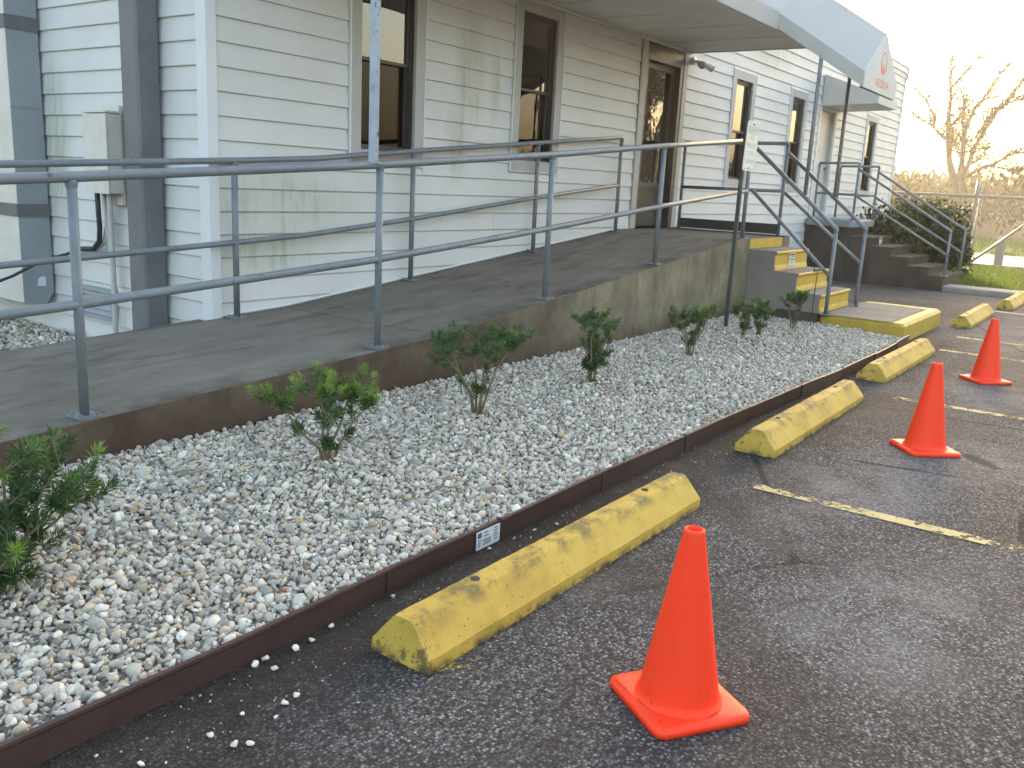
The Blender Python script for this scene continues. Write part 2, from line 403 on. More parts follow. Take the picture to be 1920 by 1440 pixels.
def tube(pts, rad, n=12, caps=True):
    pts = [Vector(p) for p in pts]; V, F = [], []
    rads = rad if isinstance(rad, (list, tuple)) else [rad]*len(pts)
    t0 = (pts[1]-pts[0]).normalized(); ref = Vector((0, 0, 1)) if abs(t0.z) < .9 else Vector((1, 0, 0))
    u = t0.cross(ref).normalized()
    for i, p in enumerate(pts):
        a = (pts[i]-pts[i-1]).normalized() if i else (pts[1]-pts[0]).normalized()
        c = (pts[i+1]-pts[i]).normalized() if i < len(pts)-1 else a
        t = (a+c).normalized() if (a+c).length > 1e-6 else a
        u = (u - t*u.dot(t)).normalized(); v = t.cross(u)
        k = 1/max(.4, a.dot(t))
        e = (c-a); e = (e - t*e.dot(t))
        for j in range(n):
            g = 2*math.pi*j/n; o = u*math.cos(g)+v*math.sin(g)
            if e.length > 1e-4: en = e.normalized(); o = o + en*(o.dot(en))*(k-1)
            V.append(tuple(p+o*rads[i]))
    for i in range(len(pts)-1):
        for j in range(n): F.append((i*n+j, i*n+(j+1) % n, (i+1)*n+(j+1) % n, (i+1)*n+j))
    if caps: F.append(tuple(range(n-1, -1, -1))); F.append(tuple(range((len(pts)-1)*n, len(pts)*n)))
    return V, F
def lathe(prof, n=40, c=(0, 0, 0)):
    V, F = [], []
    for rad, z in prof:
        for j in range(n): V.append((c[0]+rad*math.cos(2*math.pi*j/n), c[1]+rad*math.sin(2*math.pi*j/n), c[2]+z))
    for i in range(len(prof)-1):
        for j in range(n): F.append((i*n+j, i*n+(j+1) % n, (i+1)*n+(j+1) % n, (i+1)*n+j))
    return V, F
def sheet(poly, z): return [(x, y, z) for x, y in poly], [tuple(range(len(poly)))]
def bulk(name, V, F, mat, tint=None, smooth=False, kind='stuff', parent=None, origin=None):
    """one mesh from numpy arrays: V (n,3), F (m,k) all of one size, tint (n,3)"""
    V = np.asarray(V, np.float32); F = np.asarray(F, np.int32)
    if origin is not None: V = V - np.asarray(origin, np.float32)
    me = bpy.data.meshes.new(name); k = F.shape[1]
    me.vertices.add(len(V)); me.vertices.foreach_set('co', V.ravel())
    me.loops.add(F.size); me.loops.foreach_set('vertex_index', F.ravel())
    me.polygons.add(len(F)); me.polygons.foreach_set('loop_start', np.arange(0, F.size, k, dtype=np.int32))
    if smooth: me.polygons.foreach_set('use_smooth', np.ones(len(F), bool))
    if tint is not None:
        a = me.attributes.new('tint', 'FLOAT_COLOR', 'POINT')
        a.data.foreach_set('color', np.concatenate([tint, np.ones((len(V), 1))], 1).astype(np.float32).ravel())
    me.materials.append(MT[mat]); me.update(calc_edges=True); me.validate()
    return link(name, me, parent, origin if origin is not None else (0, 0, 0), kind)
def text_vf(s, cx, cz, width, height):
    """letters as a flat mesh in the xz plane, centred and fitted to width x height"""
    cu = bpy.data.curves.new('lettering', 'FONT'); cu.body = s; cu.align_x = 'CENTER'; cu.resolution_u = 4
    ob = bpy.data.objects.new('lettering', cu); COL.objects.link(ob)
    dg = bpy.context.evaluated_depsgraph_get(); me = ob.evaluated_get(dg).to_mesh()
    V = [v.co.copy() for v in me.vertices]; F = [tuple(p.vertices) for p in me.polygons]
    ob.evaluated_get(dg).to_mesh_clear(); bpy.data.objects.remove(ob); bpy.data.curves.remove(cu)
    xs = [v.x for v in V]; ys = [v.y for v in V]
    sx = width/(max(xs)-min(xs)); sy = height/(max(ys)-min(ys)); mx = (max(xs)+min(xs))/2; my = (max(ys)+min(ys))/2
    return [(cx+(v.x-mx)*sx, 0, cz+(v.y-my)*sy) for v in V], F
def at_y(VF, y): return [(v[0], y, v[2]) for v in VF[0]], VF[1]

# ================================================================== SETTING
obj('ground', sheet([(-110, -230), (290, -230), (290, 250), (-110, 250)], -.02), 'ground', kind='structure')
obj('asphalt_lot', sheet([(-30, -40), (16.25, -40), (16.25, 5.3), (-30, 5.3)], 0), 'asphalt', kind='structure')
obj('lawn', sheet([(16.9, -40), (23.45, -40), (23.45, 30), (16.9, 30)], .03), 'lawn', kind='structure')
obj('road', sheet([(23.75, -228), (30.2, -228), (30.2, 248), (23.75, 248)], .03), 'road', kind='structure')
obj('verge', sheet([(30.3, -228), (43.5, -228), (43.5, 248), (30.3, 248)], .035), 'lawn', kind='structure')
def bank():
    xs = np.linspace(43.6, 130, 30); ys = np.linspace(-220, 245, 90); V = []; F = []
    for i, x in enumerate(xs):
        for y in ys: V.append((x, y, .03 + 1.7*min(1, i/9)**.8 + .35*math.sin(x*.31+y*.17)*min(1, i/4) + (i/30)*1.2))
    n = len(ys)
    for i in range(len(xs)-1):
        for j in range(n-1): F.append((i*n+j, (i+1)*n+j, (i+1)*n+j+1, i*n+j+1))
    return V, F
obj('hillside', bank(), 'bank', smooth=True, kind='structure')
# concrete walk with a kerb face between the lot and the lawn
obj('walkway', bev_box(16.26, 16.88, -40, 2.98, -.01, .085, .02), 'walk', kind='structure')
for i, (x, y0, y1, mt) in enumerate(((4.13, -3.6, 1.42, 'line'), (6.85, -3.6, 1.40, 'line'), (9.55, -3.6, 1.60, 'line'), (10.68, -3.6, 1.64, 'line'), (13.88, -3.6, 1.72, 'line_white'))):
    obj('parking_line', sheet([(x-.043, y0), (x+.043, y0), (x+.043, y1), (x-.043, y1)], .004), mt, kind='structure')

for x0, x1, y0, y1 in ((1.72, 3.72, 1.40, 1.505), (1.66, 1.775, 1.48, 1.80), (4.62, 6.60, 1.44, 1.53), (7.35, 9.28, 1.49, 1.585)):
    obj('paint_overspray', sheet([(x0, y0), (x1, y0), (x1, y1), (x0, y1)], .004), 'overspray', kind='structure')
# grass blades on the lawn, the verge and at the gate
def grass(n, x0, x1, y0, y1, h, wd, z):
    x = RNG.uniform(x0, x1, n); y = RNG.uniform(y0, y1, n); a = RNG.uniform(0, 6.28, n); hh = h*RNG.uniform(.5, 1.3, n)
    dx, dy = np.cos(a)*wd, np.sin(a)*wd; lx, ly = RNG.normal(0, .35, n)*hh, RNG.normal(0, .35, n)*hh
    V = np.stack([np.stack([x-dx, y-dy, np.full(n, z)], 1), np.stack([x+dx, y+dy, np.full(n, z)], 1), np.stack([x+lx, y+ly, z+hh], 1)], 1).reshape(-1, 3)
    F = np.arange(3*n).reshape(n, 3)
    g = RNG.uniform(0, 1, (n, 1)); c = (1-g)*np.array([.05, .10, .015]) + g*np.array([.16, .20, .04])
    return V, F, np.repeat(c, 3, 0)
parts = [grass(26000, 16.9, 23.4, -3, 4.4, .09, .008, .03), grass(16000, 30.5, 43.3, -4, 14, .16, .03, .035)]
V = np.concatenate([p[0] for p in parts]); T = np.concatenate([p[2] for p in parts])
bulk('grass', V, np.arange(len(V)).reshape(-1, 3), 'blade', T)

# ================================================================== BUILDING
BX0, BX1, FY, TOP = 3.76, 21.98, 5.22, 4.20
CX, CY = 3.76, 5.22
bld = thing('building', (12.9, 9, 0), 'long white clapboard building with a ramp and two canopied doors', 'building')
# openings in the front wall: x0, x1, z0, z1 of the hole, and the outer edge of the casing
WIN = [(5.14, 5.76, 1.60, 2.98), (7.25, 7.85, 1.62, 2.98), (12.45, 13.06, 1.61, 2.98), (14.82, 15.42, 1.61, 2.98), (19.38, 19.98, 1.60, 2.98)]
CAS = .12
HOLES = [(a-CAS, b+CAS, c-.11, e+.12) for a, b, c, e in WIN] + [(9.62, 10.87, .90, 3.10), (16.26, 17.30, 1.02, 3.02)]
HOLES.sort()
def ramp_z(x):
    if x <= 4.37: return .414 - .052*(4.37-x)
    return min(.93, .414 + .1038*(x-4.37))
# inner wall panels round the openings
def wall_panels():
    parts = []; y0, y1 = 5.236, 5.42; x = BX0+.05
    cores = [(a, b, c, e) for a, b, c, e in WIN] + [(9.76, 10.74, .93, 2.97), (16.34, 17.22, 1.06, 2.96)]
    for a, b, c, e in sorted(cores):
        parts += [box(x, a, y0, y1, 0, TOP), box(a, b, y0, y1, 0, c), box(a, b, y0, y1, e, TOP)]; x = b
    parts.append(box(x, BX1-.02, y0, y1, 0, TOP))
    parts += [box(3.775, 3.90, 5.42, 16, 0, TOP), box(BX1-.15, BX1-.02, 5.42, 16, 0, TOP), box(3.9, BX1-.15, 15.9, 16, 0, TOP)]
    return merge(*parts)
obj('wall', wall_panels(), 'interior', bld)
obj('roof', merge(box(3.72, BX1+.02, 5.2, 16.02, TOP+.002, TOP+.10)), 'white_trim', bld)
obj('inner_partition', merge(box(3.9, 21.8, 7.6, 7.7, .5, 3.6), box(3.9, 21.8, 5.42, 7.6, .45, .5), box(3.9, 21.8, 5.42, 7.6, 3.6, 3.65),
    *[box(x, x+.08, 5.42, 7.6, .5, 3.6) for x in (6.5, 9.0, 11.5, 14.0, 16.0, 18.3)]), 'interior', bld)
# siding boards: every course is cut at the openings and at butt joints
PITCH, Z0 = .157, .489 - .157*3
def board_front(length, h=None):
    t0, t1 = .004, .022; h = PITCH+.012 if h is None else h
    prof = [(-t1, 0), (-t1+.003, -.004), (0, -.004), (0, h), (-t0, h)]
    return prism([(y, z) for y, z in prof], 'x', 0, length)
CACHE = {}
def lay_board(x0, x1, z, axis, h=None):
    L = round(x1-x0, 3)
    if L < .04: return
    key = (L, axis, None if h is None else round(h, 3))
    if key not in CACHE:
        V, F = board_front(L, h)
        if axis == 'y': V = [(y, x, z_) for x, y, z_ in V]; F = [tuple(reversed(q)) for q in F]
        CACHE[key] = mesh('siding_board', V, F, 'siding')
    link('siding_board', CACHE[key], bld, (x0, FY+.014, z) if axis == 'x' else (CX+.014, x0, z))
def courses():
    rng = random.Random(3); k = 0; z = Z0
    while z < TOP-.02:
        spans = [(BX0+.055, BX1-.09)]
        for a, b, c, e in HOLES:
            if z+PITCH*.25 < e < z+PITCH-.012: lay_board(a-.003, b+.003, e+.002, 'x', z+PITCH+.010-e)
            if z < c < z+PITCH and c < z+PITCH*.75 and c-z > .01: lay_board(a-.003, b+.003, z, 'x', c-z-.002)
        for a, b, c, e in HOLES:
            if c < z+PITCH*.75 and e > z+PITCH*.25:
                ns = []
                for s0, s1 in spans:
                    if b <= s0 or a >= s1: ns.append((s0, s1)); continue
                    if a > s0: ns.append((s0, a-.004))
                    if b < s1: ns.append((b+.004, s1))
                spans = ns
        for s0, s1 in spans:
            # what the ramp hides needs no board
            if z+PITCH < ramp_z(min(s0, 9.3))-.02 and s1 < 10.9:
                if z+PITCH < ramp_z(s0): 
                    s0c = s0
                    while s0c < s1 and z+PITCH < ramp_z(s0c): s0c += .3
                    if s0c >= s1: continue
            cuts = [s0]; x = s0 + rng.uniform(1.6, 3.4)
            if k % 3 == 0 and s1-s0 > 3:
                while x < s1-1: cuts.append(x); x += 3.66
            cuts.append(s1)
            for a, b in zip(cuts, cuts[1:]): lay_board(a, b-.003, z, 'x')
        k += 1; z += PITCH
    z = Z0
    while z < TOP-.02:
        lay_board(CY+.055, 9.0, z, 'y'); z += PITCH
courses()
# corner post: two flanges, and trim at the far end
obj('corner_trim', merge(prism([(CX-.022, CY-.022), (CX+.058, CY-.022), (CX+.058, CY-.001), (CX-.001, CY-.001), (CX-.001, CY+.085), (CX-.022, CY+.085)], 'z', .33, TOP)), 'white_trim', bld)
obj('corner_trim', prism([(BX1-.09, FY-.012), (BX1+.01, FY-.012), (BX1+.01, FY+.10), (BX1-.09, FY+.10)], 'z', .3, TOP), 'white_trim', bld)
obj('eave_cap', merge(box(BX0-.03, BX1+.03, FY-.025, FY+.10, TOP+.105, TOP+.15), prism([(BX1-.02, 4.05), (BX1+.05, 4.09), (BX1+.05, 4.28), (BX1-.12, 4.36), (BX1-.12, 4.352), (BX1-.02, 4.27)], 'y', FY-.03, FY+.3)), 'vent', bld)
# flashing where the siding meets the ramp
obj('flashing', tube([(3.80, 5.208, ramp_z(3.8)+.014), (4.37, 5.208, ramp_z(4.37)+.014), (9.34, 5.208, .944), (9.6, 5.208, .944)], .010, 6), 'white_trim', bld)

def frame_rect(x0, x1, z0, z1, t, y0, y1, tb=None):
    tb = t if tb is None else tb
    return merge(box(x0, x0+t, y0, y1, z0, z1), box(x1-t, x1, y0, y1, z0, z1), box(x0+t, x1-t, y0, y1, z1-t, z1), box(x0+t, x1-t, y0, y1, z0, z0+tb))
WLAB = ['window with a pale upper pane behind the rusty canopy post', 'window with closed dark blinds under the long canopy', 'window behind the white sign', 'window between the sign and the second door', 'window nearest the far corner of the building']
for i, (a, b, c, e) in enumerate(WIN):
    x0, x1, z0, z1 = a-CAS, b+CAS, c-.11, e+.12
    wd = obj('window', frame_rect(x0+.012, x1-.012, z0+.012, z1-.002, CAS-.012, FY-.016, 5.30, .10), 'casing', bld, label=WLAB[i])
    obj('trim_channel', frame_rect(x0, x1, z0, z1+.01, .011, FY-.020, FY+.010), 'white_trim', wd)
    obj('sash_frame', merge(frame_rect(a, b, c, e, .020, 5.245, 5.40)), 'bronze', wd)
    mid = 2.30
    obj('upper_sash', frame_rect(a+.020, b-.020, mid-.02, e-.020, .026, 5.265, 5.290), 'bronze', wd)
    obj('lower_sash', frame_rect(a+.020, b-.020, c+.020, mid+.02, .026, 5.292, 5.317), 'bronze', wd)
    obj('pane', box(a+.046, b-.046, 5.275, 5.279, mid+.006, e-.046), 'glass_up', wd)
    obj('pane', box(a+.046, b-.046, 5.302, 5.306, c+.046, mid-.006), 'glass' if i else 'screen', wd)
    if i in (0, 1):
        zb = mid-.1 if i else mid+.02
        if i == 0:
            obj('roller_blind', box(a+.05, b-.05, 5.385, 5.39, mid+.02, e-.03), 'blind', wd)
        else:
            obj('blind', merge(*[prism([(5.37, z), (5.40, z+.018), (5.40, z+.019), (5.37, z+.001)], 'x', a+.05, b-.05) for z in np.arange(2.1, 2.94, .022)]), 'interior', wd)
    else:
        obj('curtain', box(a+.02, b-.02, 5.425, 5.43, c, mid+.1), 'interior', wd)
# front door: white left trim, dark frame, storm door leaf with glass above a brown panel
dr = obj('door', merge(box(9.632, 9.758, FY-.014, 5.32, .935, 3.09), box(10.745, 10.80, FY-.014, 5.32, .935, 3.09), box(10.80, 10.862, FY-.010, 5.25, .935, 3.09)), 'casing', bld, label='glazed storm door with a brown lower panel under the long canopy')
obj('door_frame', merge(box(9.76, 9.80, 5.21, 5.40, .935, 2.97), box(10.66, 10.743, 5.212, 5.40, .935, 2.97), box(9.80, 10.66, 5.215, 5.40, 2.90, 2.97), box(9.76, 10.743, 5.216, 5.235, 2.972, 3.085)), 'bronze', dr)
obj('door_leaf', merge(box(9.802, 9.86, 5.30, 5.34, .96, 2.895), box(10.58, 10.655, 5.30, 5.34, .96, 2.895), box(9.86, 10.58, 5.30, 5.34, 2.83, 2.895), box(9.86, 10.58, 5.30, 5.34, 1.43, 1.49)), 'bronze', dr)
obj('lower_panel', box(9.86, 10.58, 5.31, 5.33, 1.06, 1.43), 'door_brown', dr)
obj('kick_plate', box(9.86, 10.58, 5.303, 5.337, .96, 1.058), 'toe', dr)
obj('door_glass', box(9.86, 10.58, 5.316, 5.322, 1.49, 2.83), 'glass_door', dr)
obj('door_backing', box(9.80, 10.66, 5.402, 5.41, .93, 2.97), 'door_brown', dr)
obj('handle', merge(box(9.812, 9.835, 5.262, 5.29, 1.70, 1.88), box(9.815, 9.83, 5.28, 5.31, 1.72, 1.75), box(9.815, 9.83, 5.28, 5.31, 1.83, 1.86)), 'bronze', dr)
# second door: plain white leaf
d2 = obj('door', frame_rect(16.262, 17.298, .9, 3.02, .08, FY-.012, 5.33), 'white_trim', bld, label='plain white door under the small grey awning')
obj('door_leaf', box(16.345, 17.215, 5.29, 5.33, 1.07, 2.935), 'beige', d2)
obj('jamb', box(17.14, 17.215, 5.215, 5.289, 1.07, 2.935), 'casing', d2)
obj('handle', merge(tube([(17.08, 5.289, 1.95), (17.08, 5.25, 1.95)], .02, 10), tube([(17.08, 5.25, 1.95), (17.08, 5.22, 1.95)], .032, 12)), 'galv', d2)
# downspout and foundation vent on the side wall
obj('downspout', bev_box(3.56, 3.735, 5.70, 5.90, .16, TOP+.2, .02), 'downspout', bld)
vn = obj('foundation_vent', frame_rect(6.40, 6.90, .205, .45, .03, 3.722, 3.75), 'vent', bld)
vn_v = vn.data
for v in vn_v.vertices: v.co = (v.co.y, v.co.x, v.co.z)
vn_v.flip_normals(); vn_v.update()
for z in (.25, .30, .35, .40):
    obj('louvre', prism([(3.73, z-.012), (3.745, z+.022), (3.748, z+.022), (3.733, z-.012)], 'y', 6.432, 6.868), 'vent', vn)

# ---- air duct on the side wall
du = thing('air_duct', (3.6, 8.0, .3), 'big grey sheet metal air duct standing against the side wall', 'air duct')
def duct_shape():
    x0, x1 = 3.495, 3.735; y0, y1 = 7.3, 8.9
    return prism([(x0, .26), (x1-.06, .26), (x1, .34), (x1, 4.4), (x0, 4.4)], 'y', y0, y1)
obj('duct_body', duct_shape(), 'duct', du)
obj('skylit_tone_sheet', box(3.490, 3.4945, 7.302, 8.9, .27, 4.39), 'beige', du)  # added pale sheet: sky brightness on the duct's left face put into its colour
for z in (.95, 2.35): obj('band', merge(box(3.485, 3.737, 7.290, 7.30, z, z+.10), box(3.483, 3.495, 7.30, 8.9, z, z+.10)), 'duct_band', du)
for z in (.62, 1.35, 1.78, 3.2): obj('seam', box(3.490, 3.736, 7.295, 7.30, z, z+.010), 'duct', du)
obj('torn_label', ([(3.60, 7.294, .40), (3.67, 7.294, .395), (3.672, 7.294, .47), (3.635, 7.294, .475), (3.61, 7.294, .455), (3.605, 7.294, .43)], [(0, 1, 2, 3, 4, 5)]), 'sticker', du)

# ---- electrical disconnect box with conduits
ub = thing('electrical_box', (3.69, 6.33, 1.19), 'beige electrical box with conduits on the side wall', 'electrical box')
obj('back_plate', box(3.712, 3.738, 6.19, 6.40, 1.10, 1.80), 'beige', ub)
obj('enclosure', bev_box(3.60, 3.71, 6.16, 6.45, 1.185, 1.742, .008), 'beige', ub)
obj('lid', merge(bev_box(3.585, 3.598, 6.155, 6.455, 1.18, 1.735, .004), box(3.585, 3.70, 6.152, 6.458, 1.743, 1.757)), 'beige', ub)
obj('conduit', tube([(3.66, 6.28, 1.185), (3.67, 6.29, .7), (3.69, 6.33, .05)], .020, 10), 'pvc', ub)
obj('conduit', tube([(3.66, 6.36, 1.185), (3.68, 6.36, .9), (3.70, 6.33, .5), (3.71, 6.30, .38)], .013, 8), 'pvc', ub)
obj('flexible_conduit', tube([(3.65, 6.42, 1.185), (3.64, 6.40, 1.05), (3.65, 6.41, .92), (3.67, 6.46, .82), (3.68, 6.56, .755), (3.68, 6.75, .74)], .019, 10), 'black_cable', ub)
obj('flexible_conduit', tube([(3.70, 6.37, 1.17), (3.71, 6.40, .95), (3.71, 6.45, .82), (3.715, 6.6, .74), (3.71, 6.9, .70)], .022, 10), 'pvc', ub)
obj('cable', tube([(3.70, 6.9, .70), (3.55, 7.1, .62), (3.38, 7.22, .50), (3.2, 7.25, .43), (2.9, 7.26, .42), (2.4, 7.26, .45)], .012, 8), 'black_cable', ub)

# ================================================================== RAMP, STEPS, BLOCK
rp = thing('concrete_ramp', (6, 4.45, 0), 'weathered concrete access ramp climbing along the white building', 'ramp')
RY0, RY1 = 3.68, 5.205
def ramp_body(xs):
    poly = [(x, ramp_z(x)-.003) for x in xs]
    return prism([(xs[0], -.05)] + [(xs[-1], -.05)] + poly[::-1], 'y', RY0, RY1)
XB = [-3.6, 0, 2, 3.2, 4.366]; XC = [4.374, 6, 8, 9.34, 10.90]
obj('ramp_body', ramp_body(XB), 'ramp_face', rp); obj('ramp_body', ramp_body([4.367, 4.373]), 'under_step', rp)
rb = obj('ramp_body', ramp_body(XC), 'ramp_face', rp)
def slab(xs, e=.0):
    V, F = [], []
    for x in xs:
        z = ramp_z(x); V += [(x, RY0+.004, z-.003), (x, RY0+.016, z+.001), (x, RY1-.001, z+.001)]
    for i in range(len(xs)-1):
        a = i*3; F += [(a, a+3, a+4, a+1), (a+1, a+4, a+5, a+2)]
    return V, F
obj('slab', slab(XB), 'ramp_top', rp); obj('slab', slab(XC), 'ramp_top', rp)
XL = -3.6
# back skirt left of the building corner
obj('back_skirt', merge(prism([(-3.6, -.05), (3.70, -.05), (3.70, ramp_z(3.7)-.004), (-3.6, ramp_z(-3.6)-.004)], 'y', RY1+.001, 5.30)), 'ramp_top', rp)

st = thing('entrance_steps', (10.17, 3.2, .2), 'grey precast steps with yellow risers beside the ramp', 'steps')
NOSE = [(3.370, .818), (3.105, .606), (2.835, .402)]
X0, X1 = 9.62, 10.72
for i, (y, z) in enumerate(NOSE):
    zb = .203
    yb = (RY0-.004) if i == 0 else NOSE[i-1][0]+.020
    obj('tread', prism([(yb, zb), (yb, z), (y+.012, z), (y+.003, z-.006), (y, z-.018), (y+.004, z-.032), (y+.018, z-.042), (y+.022, zb)], 'x', X0, X1), 'step', st)
    zl = NOSE[i+1][1] if i < 2 else .203
    rise = prism([(y+.021, zl+.002), (y+.001, zl+.002), (y+.006, zl+.03), (y+.015, zl+.06), (y+.015, z-.05), (y+.004, z-.036), (y-.003, z-.026), (y-.003, z-.012), (y+.004, z-.004), (y+.021, z-.004)], 'x', X0+.012, X1-.012)
    obj('riser', rise, 'yellow', st)
obj('top_riser', box(9.60, 10.62, RY0-.006, RY0-.002, .824, .928), 'yellow', st)
obj('step_footing', box(9.60, 10.95, 2.85, RY0-.003, -.05, .20), 'under_step', st)
# caution notice on the second riser from the top
yr = 3.370+.006
nt_ = obj('caution_notice', box(10.06, 10.24, yr-.003, yr+.004, .615, .785), 'sign', st)
obj('lettering', merge(at_y(merge(box(10.07, 10.23, 0, 0.0004, .765, .777)), 0), ) if False else box(10.075, 10.225, yr-.0042, yr-.0032, .757, .774), 'black', nt_)
obj('lettering', at_y(text_vf('CAUTION', 10.15, .735, .145, .026), yr-.0042), 'black', nt_)
obj('lettering', box(10.075, 10.225, yr-.0042, yr-.0032, .705, .715), 'black', nt_)
obj('lettering', at_y(text_vf('WATCH', 10.15, .676, .10, .026), yr-.0042), 'black', nt_)
obj('lettering', at_y(text_vf('YOUR STEP', 10.15, .635, .145, .024), yr-.0042), 'black', nt_)

lb = thing('landing_block', (10.6, 2.4, 0), 'low concrete landing block with yellow painted edges below the grey steps', 'landing')
obj('block', bev_box(9.65, 11.52, 1.975, 2.845, -.05, .196, .03), 'yellow_old', lb)
obj('block_top', sheet([(9.66, 2.10), (11.34, 2.10), (11.34, 2.835), (9.66, 2.835)], .2002), 'block_top', lb)

# ================================================================== RAILINGS
def plate(x, y, z, s=.055): return merge(box(x-s, x+s, y-s, y+s, z, z+.010), *[tube([(x+a, y+b, z+.010), (x+a, y+b, z+.022)], .008, 6) for a in (-.038, .038) for b in (-.038, .038)])
def post(par, x, y, zb, zt, pl=True, rad=.0215, m='rail'):
    p = obj('post', tube([(x, y, zb), (x, y, zt)], rad, 14), m, par, True)
    if pl: obj('base_plate', plate(x, y, zb), m, p)
    obj('weld', tube([(x, y, zt-.034), (x, y, zt-.022), (x, y, zt-.010)], [rad+.0005, rad+.0035, rad+.006], 12, False), m, p, True)
    return p
def railbar(par, name, pts, rad=.0215, m='rail'): return obj(name, tube(pts, rad, 14), m, par, True)
YF = 3.75
rf = thing('ramp_railing', (5.7, YF, .5), 'blue grey pipe railing along the outer edge of the ramp', 'railing')
for x in (2.02, 3.86, 5.67, 7.47, 9.53): post(rf, x, YF, ramp_z(x), {2.02: 1.322, 3.86: 1.463, 5.67: 1.616, 7.47: 1.790, 9.53: 1.972}[x])
railbar(rf, 'top_rail', [(-3.0, YF, .98), (.2, YF, 1.22), (2.02, YF, 1.334), (3.86, YF, 1.466), (5.67, YF, 1.620), (7.47, YF, 1.794), (9.53, YF, 1.975)], .0235)
railbar(rf, 'middle_rail', [(-3.0, YF, .46), (.2, YF, .69), (2.02, YF, .795), (3.86, YF, .920), (5.67, YF, 1.080), (7.47, YF, 1.258), (9.53, YF, 1.447)], .0215)
post(rf, .2, YF, ramp_z(.2), 1.22); post(rf, -1.6, YF, ramp_z(-1.6), 1.08)
YW = 5.13
rw = thing('wall_railing', (6.5, YW, .6), 'blue grey pipe handrail close against the white siding', 'railing')
for x, zt in ((3.89, 1.452), (5.67, 1.614), (7.49, 1.80)): post(rw, x, YW, ramp_z(x), zt)
p = post(rw, 9.15, YW, ramp_z(9.15), 1.955)
railbar(rw, 'top_rail', [(-3.0, YW, 1.0), (.5, YW, 1.24), (2.37, YW, 1.362), (3.89, YW, 1.455), (4.60, YW, 1.503), (5.67, YW, 1.617), (7.49, YW, 1.80), (9.13, YW, 1.962), (9.15, YW, 1.945)], .021)
railbar(rw, 'middle_rail', [(-3.0, YW, .47), (.5, YW, .70), (2.34, YW, .82), (3.88, YW, .910), (4.51, YW, .949), (5.67, YW, 1.064), (7.48, YW, 1.268), (9.15, YW, 1.438)], .0195)
# end railing of the platform with its toe board
re_ = thing('platform_railing', (10.75, 4.4, .93), 'short dark railing with a toe board across the end of the ramp platform', 'railing')
post(re_, 10.75, 5.10, .93, 2.005, False, .02); post(re_, 10.75, 3.78, .93, 2.02, False, .02)
railbar(re_, 'top_rail', [(10.75, 5.10, 2.006), (10.75, 3.78, 2.022)], .021)
railbar(re_, 'middle_rail', [(10.75, 5.10, 1.462), (10.75, 3.80, 1.466)], .021)
obj('toe_board', box(10.742, 10.756, 3.80, 5.08, .955, 1.075), 'toe', re_)
obj('sill_plate', box(10.70, 10.88, 3.685, 5.19, .931, .945), 'toe', re_)
def stair_rail(name, x, xb, top, mid, foot, zlow, zmid, lab, y0=3.72, ylow=2.77):
    t = thing(name, (x, 3.2, .2), lab, 'railing')
    post(t, x, ylow, foot, zlow-.008, True)
    railbar(t, 'top_rail', [(x, y0, top), (x, ylow, zlow), (x, ylow, zlow-.03)], .022)
    railbar(t, 'middle_rail', [(x, y0, mid), (x, ylow+.005, zmid)], .020)
    return t
stair_rail('stair_railing', 9.62, 9.62, 1.90, 1.452, .20, 1.10, .605, 'sloping blue grey pipe railing on the sign side of the yellow steps')
stair_rail('stair_railing', 10.76, 10.76, 1.905, 1.452, .20, 1.09, .695, 'sloping blue grey pipe railing on the far side of the yellow steps', 3.76)

# ================================================================== CANOPIES
cn = thing('entrance_canopy', (8, 4.4, 3.1), 'long pale grey fabric canopy over the ramp with a gabled end over the steps', 'canopy')
CXL, CXR, CFY = 3.70, 10.87, 3.63
xs = np.linspace(CXL, CXR, 10)
for a, b in zip(xs, xs[1:]):
    obj('soffit_panel', box(a+.006, b-.006, CFY+.02, 5.20, 3.112, 3.122), 'soffit', cn)
    obj('soffit_rib', box(b-.012, b+.012, CFY+.02, 5.20, 3.104, 3.1118) if b < CXR-.1 else box(b-.03, b-.005, CFY+.02, 5.20, 3.098, 3.1118), 'soffit_seam', cn)
obj('wall_trim', box(CXL, CXR, 5.165, 5.20, 3.085, 3.1038), 'soffit_seam', cn)
obj('front_valance', box(CXL, CXR, CFY-.006, CFY+.006, 3.10, 3.275), 'fabric', cn)
obj('roof_fabric', merge(([(CXL, CFY, 3.275), (9.58, CFY, 3.275), (9.58, 5.2, 4.02), (CXL, 5.2, 4.02)], [(0, 1, 2, 3)]), ([(9.58, CFY+.001, 3.276), (CXR, CFY+.001, 3.276), (CXR, 5.2, 4.02), (9.58, 5.2, 4.02)], [(0, 1, 2, 3)])), 'fabric', cn)
obj('end_panel', ([(CXR, CFY, 3.10), (CXR, 5.2, 3.10), (CXR, 5.2, 4.02), (CXR, CFY, 3.275)], [(0, 1, 2, 3)]), 'fabric', cn)
obj('end_panel', ([(CXL, CFY, 3.10), (CXL, 5.2, 3.10), (CXL, 5.2, 4.02), (CXL, CFY, 3.275)], [(3, 2, 1, 0)]), 'fabric', cn)
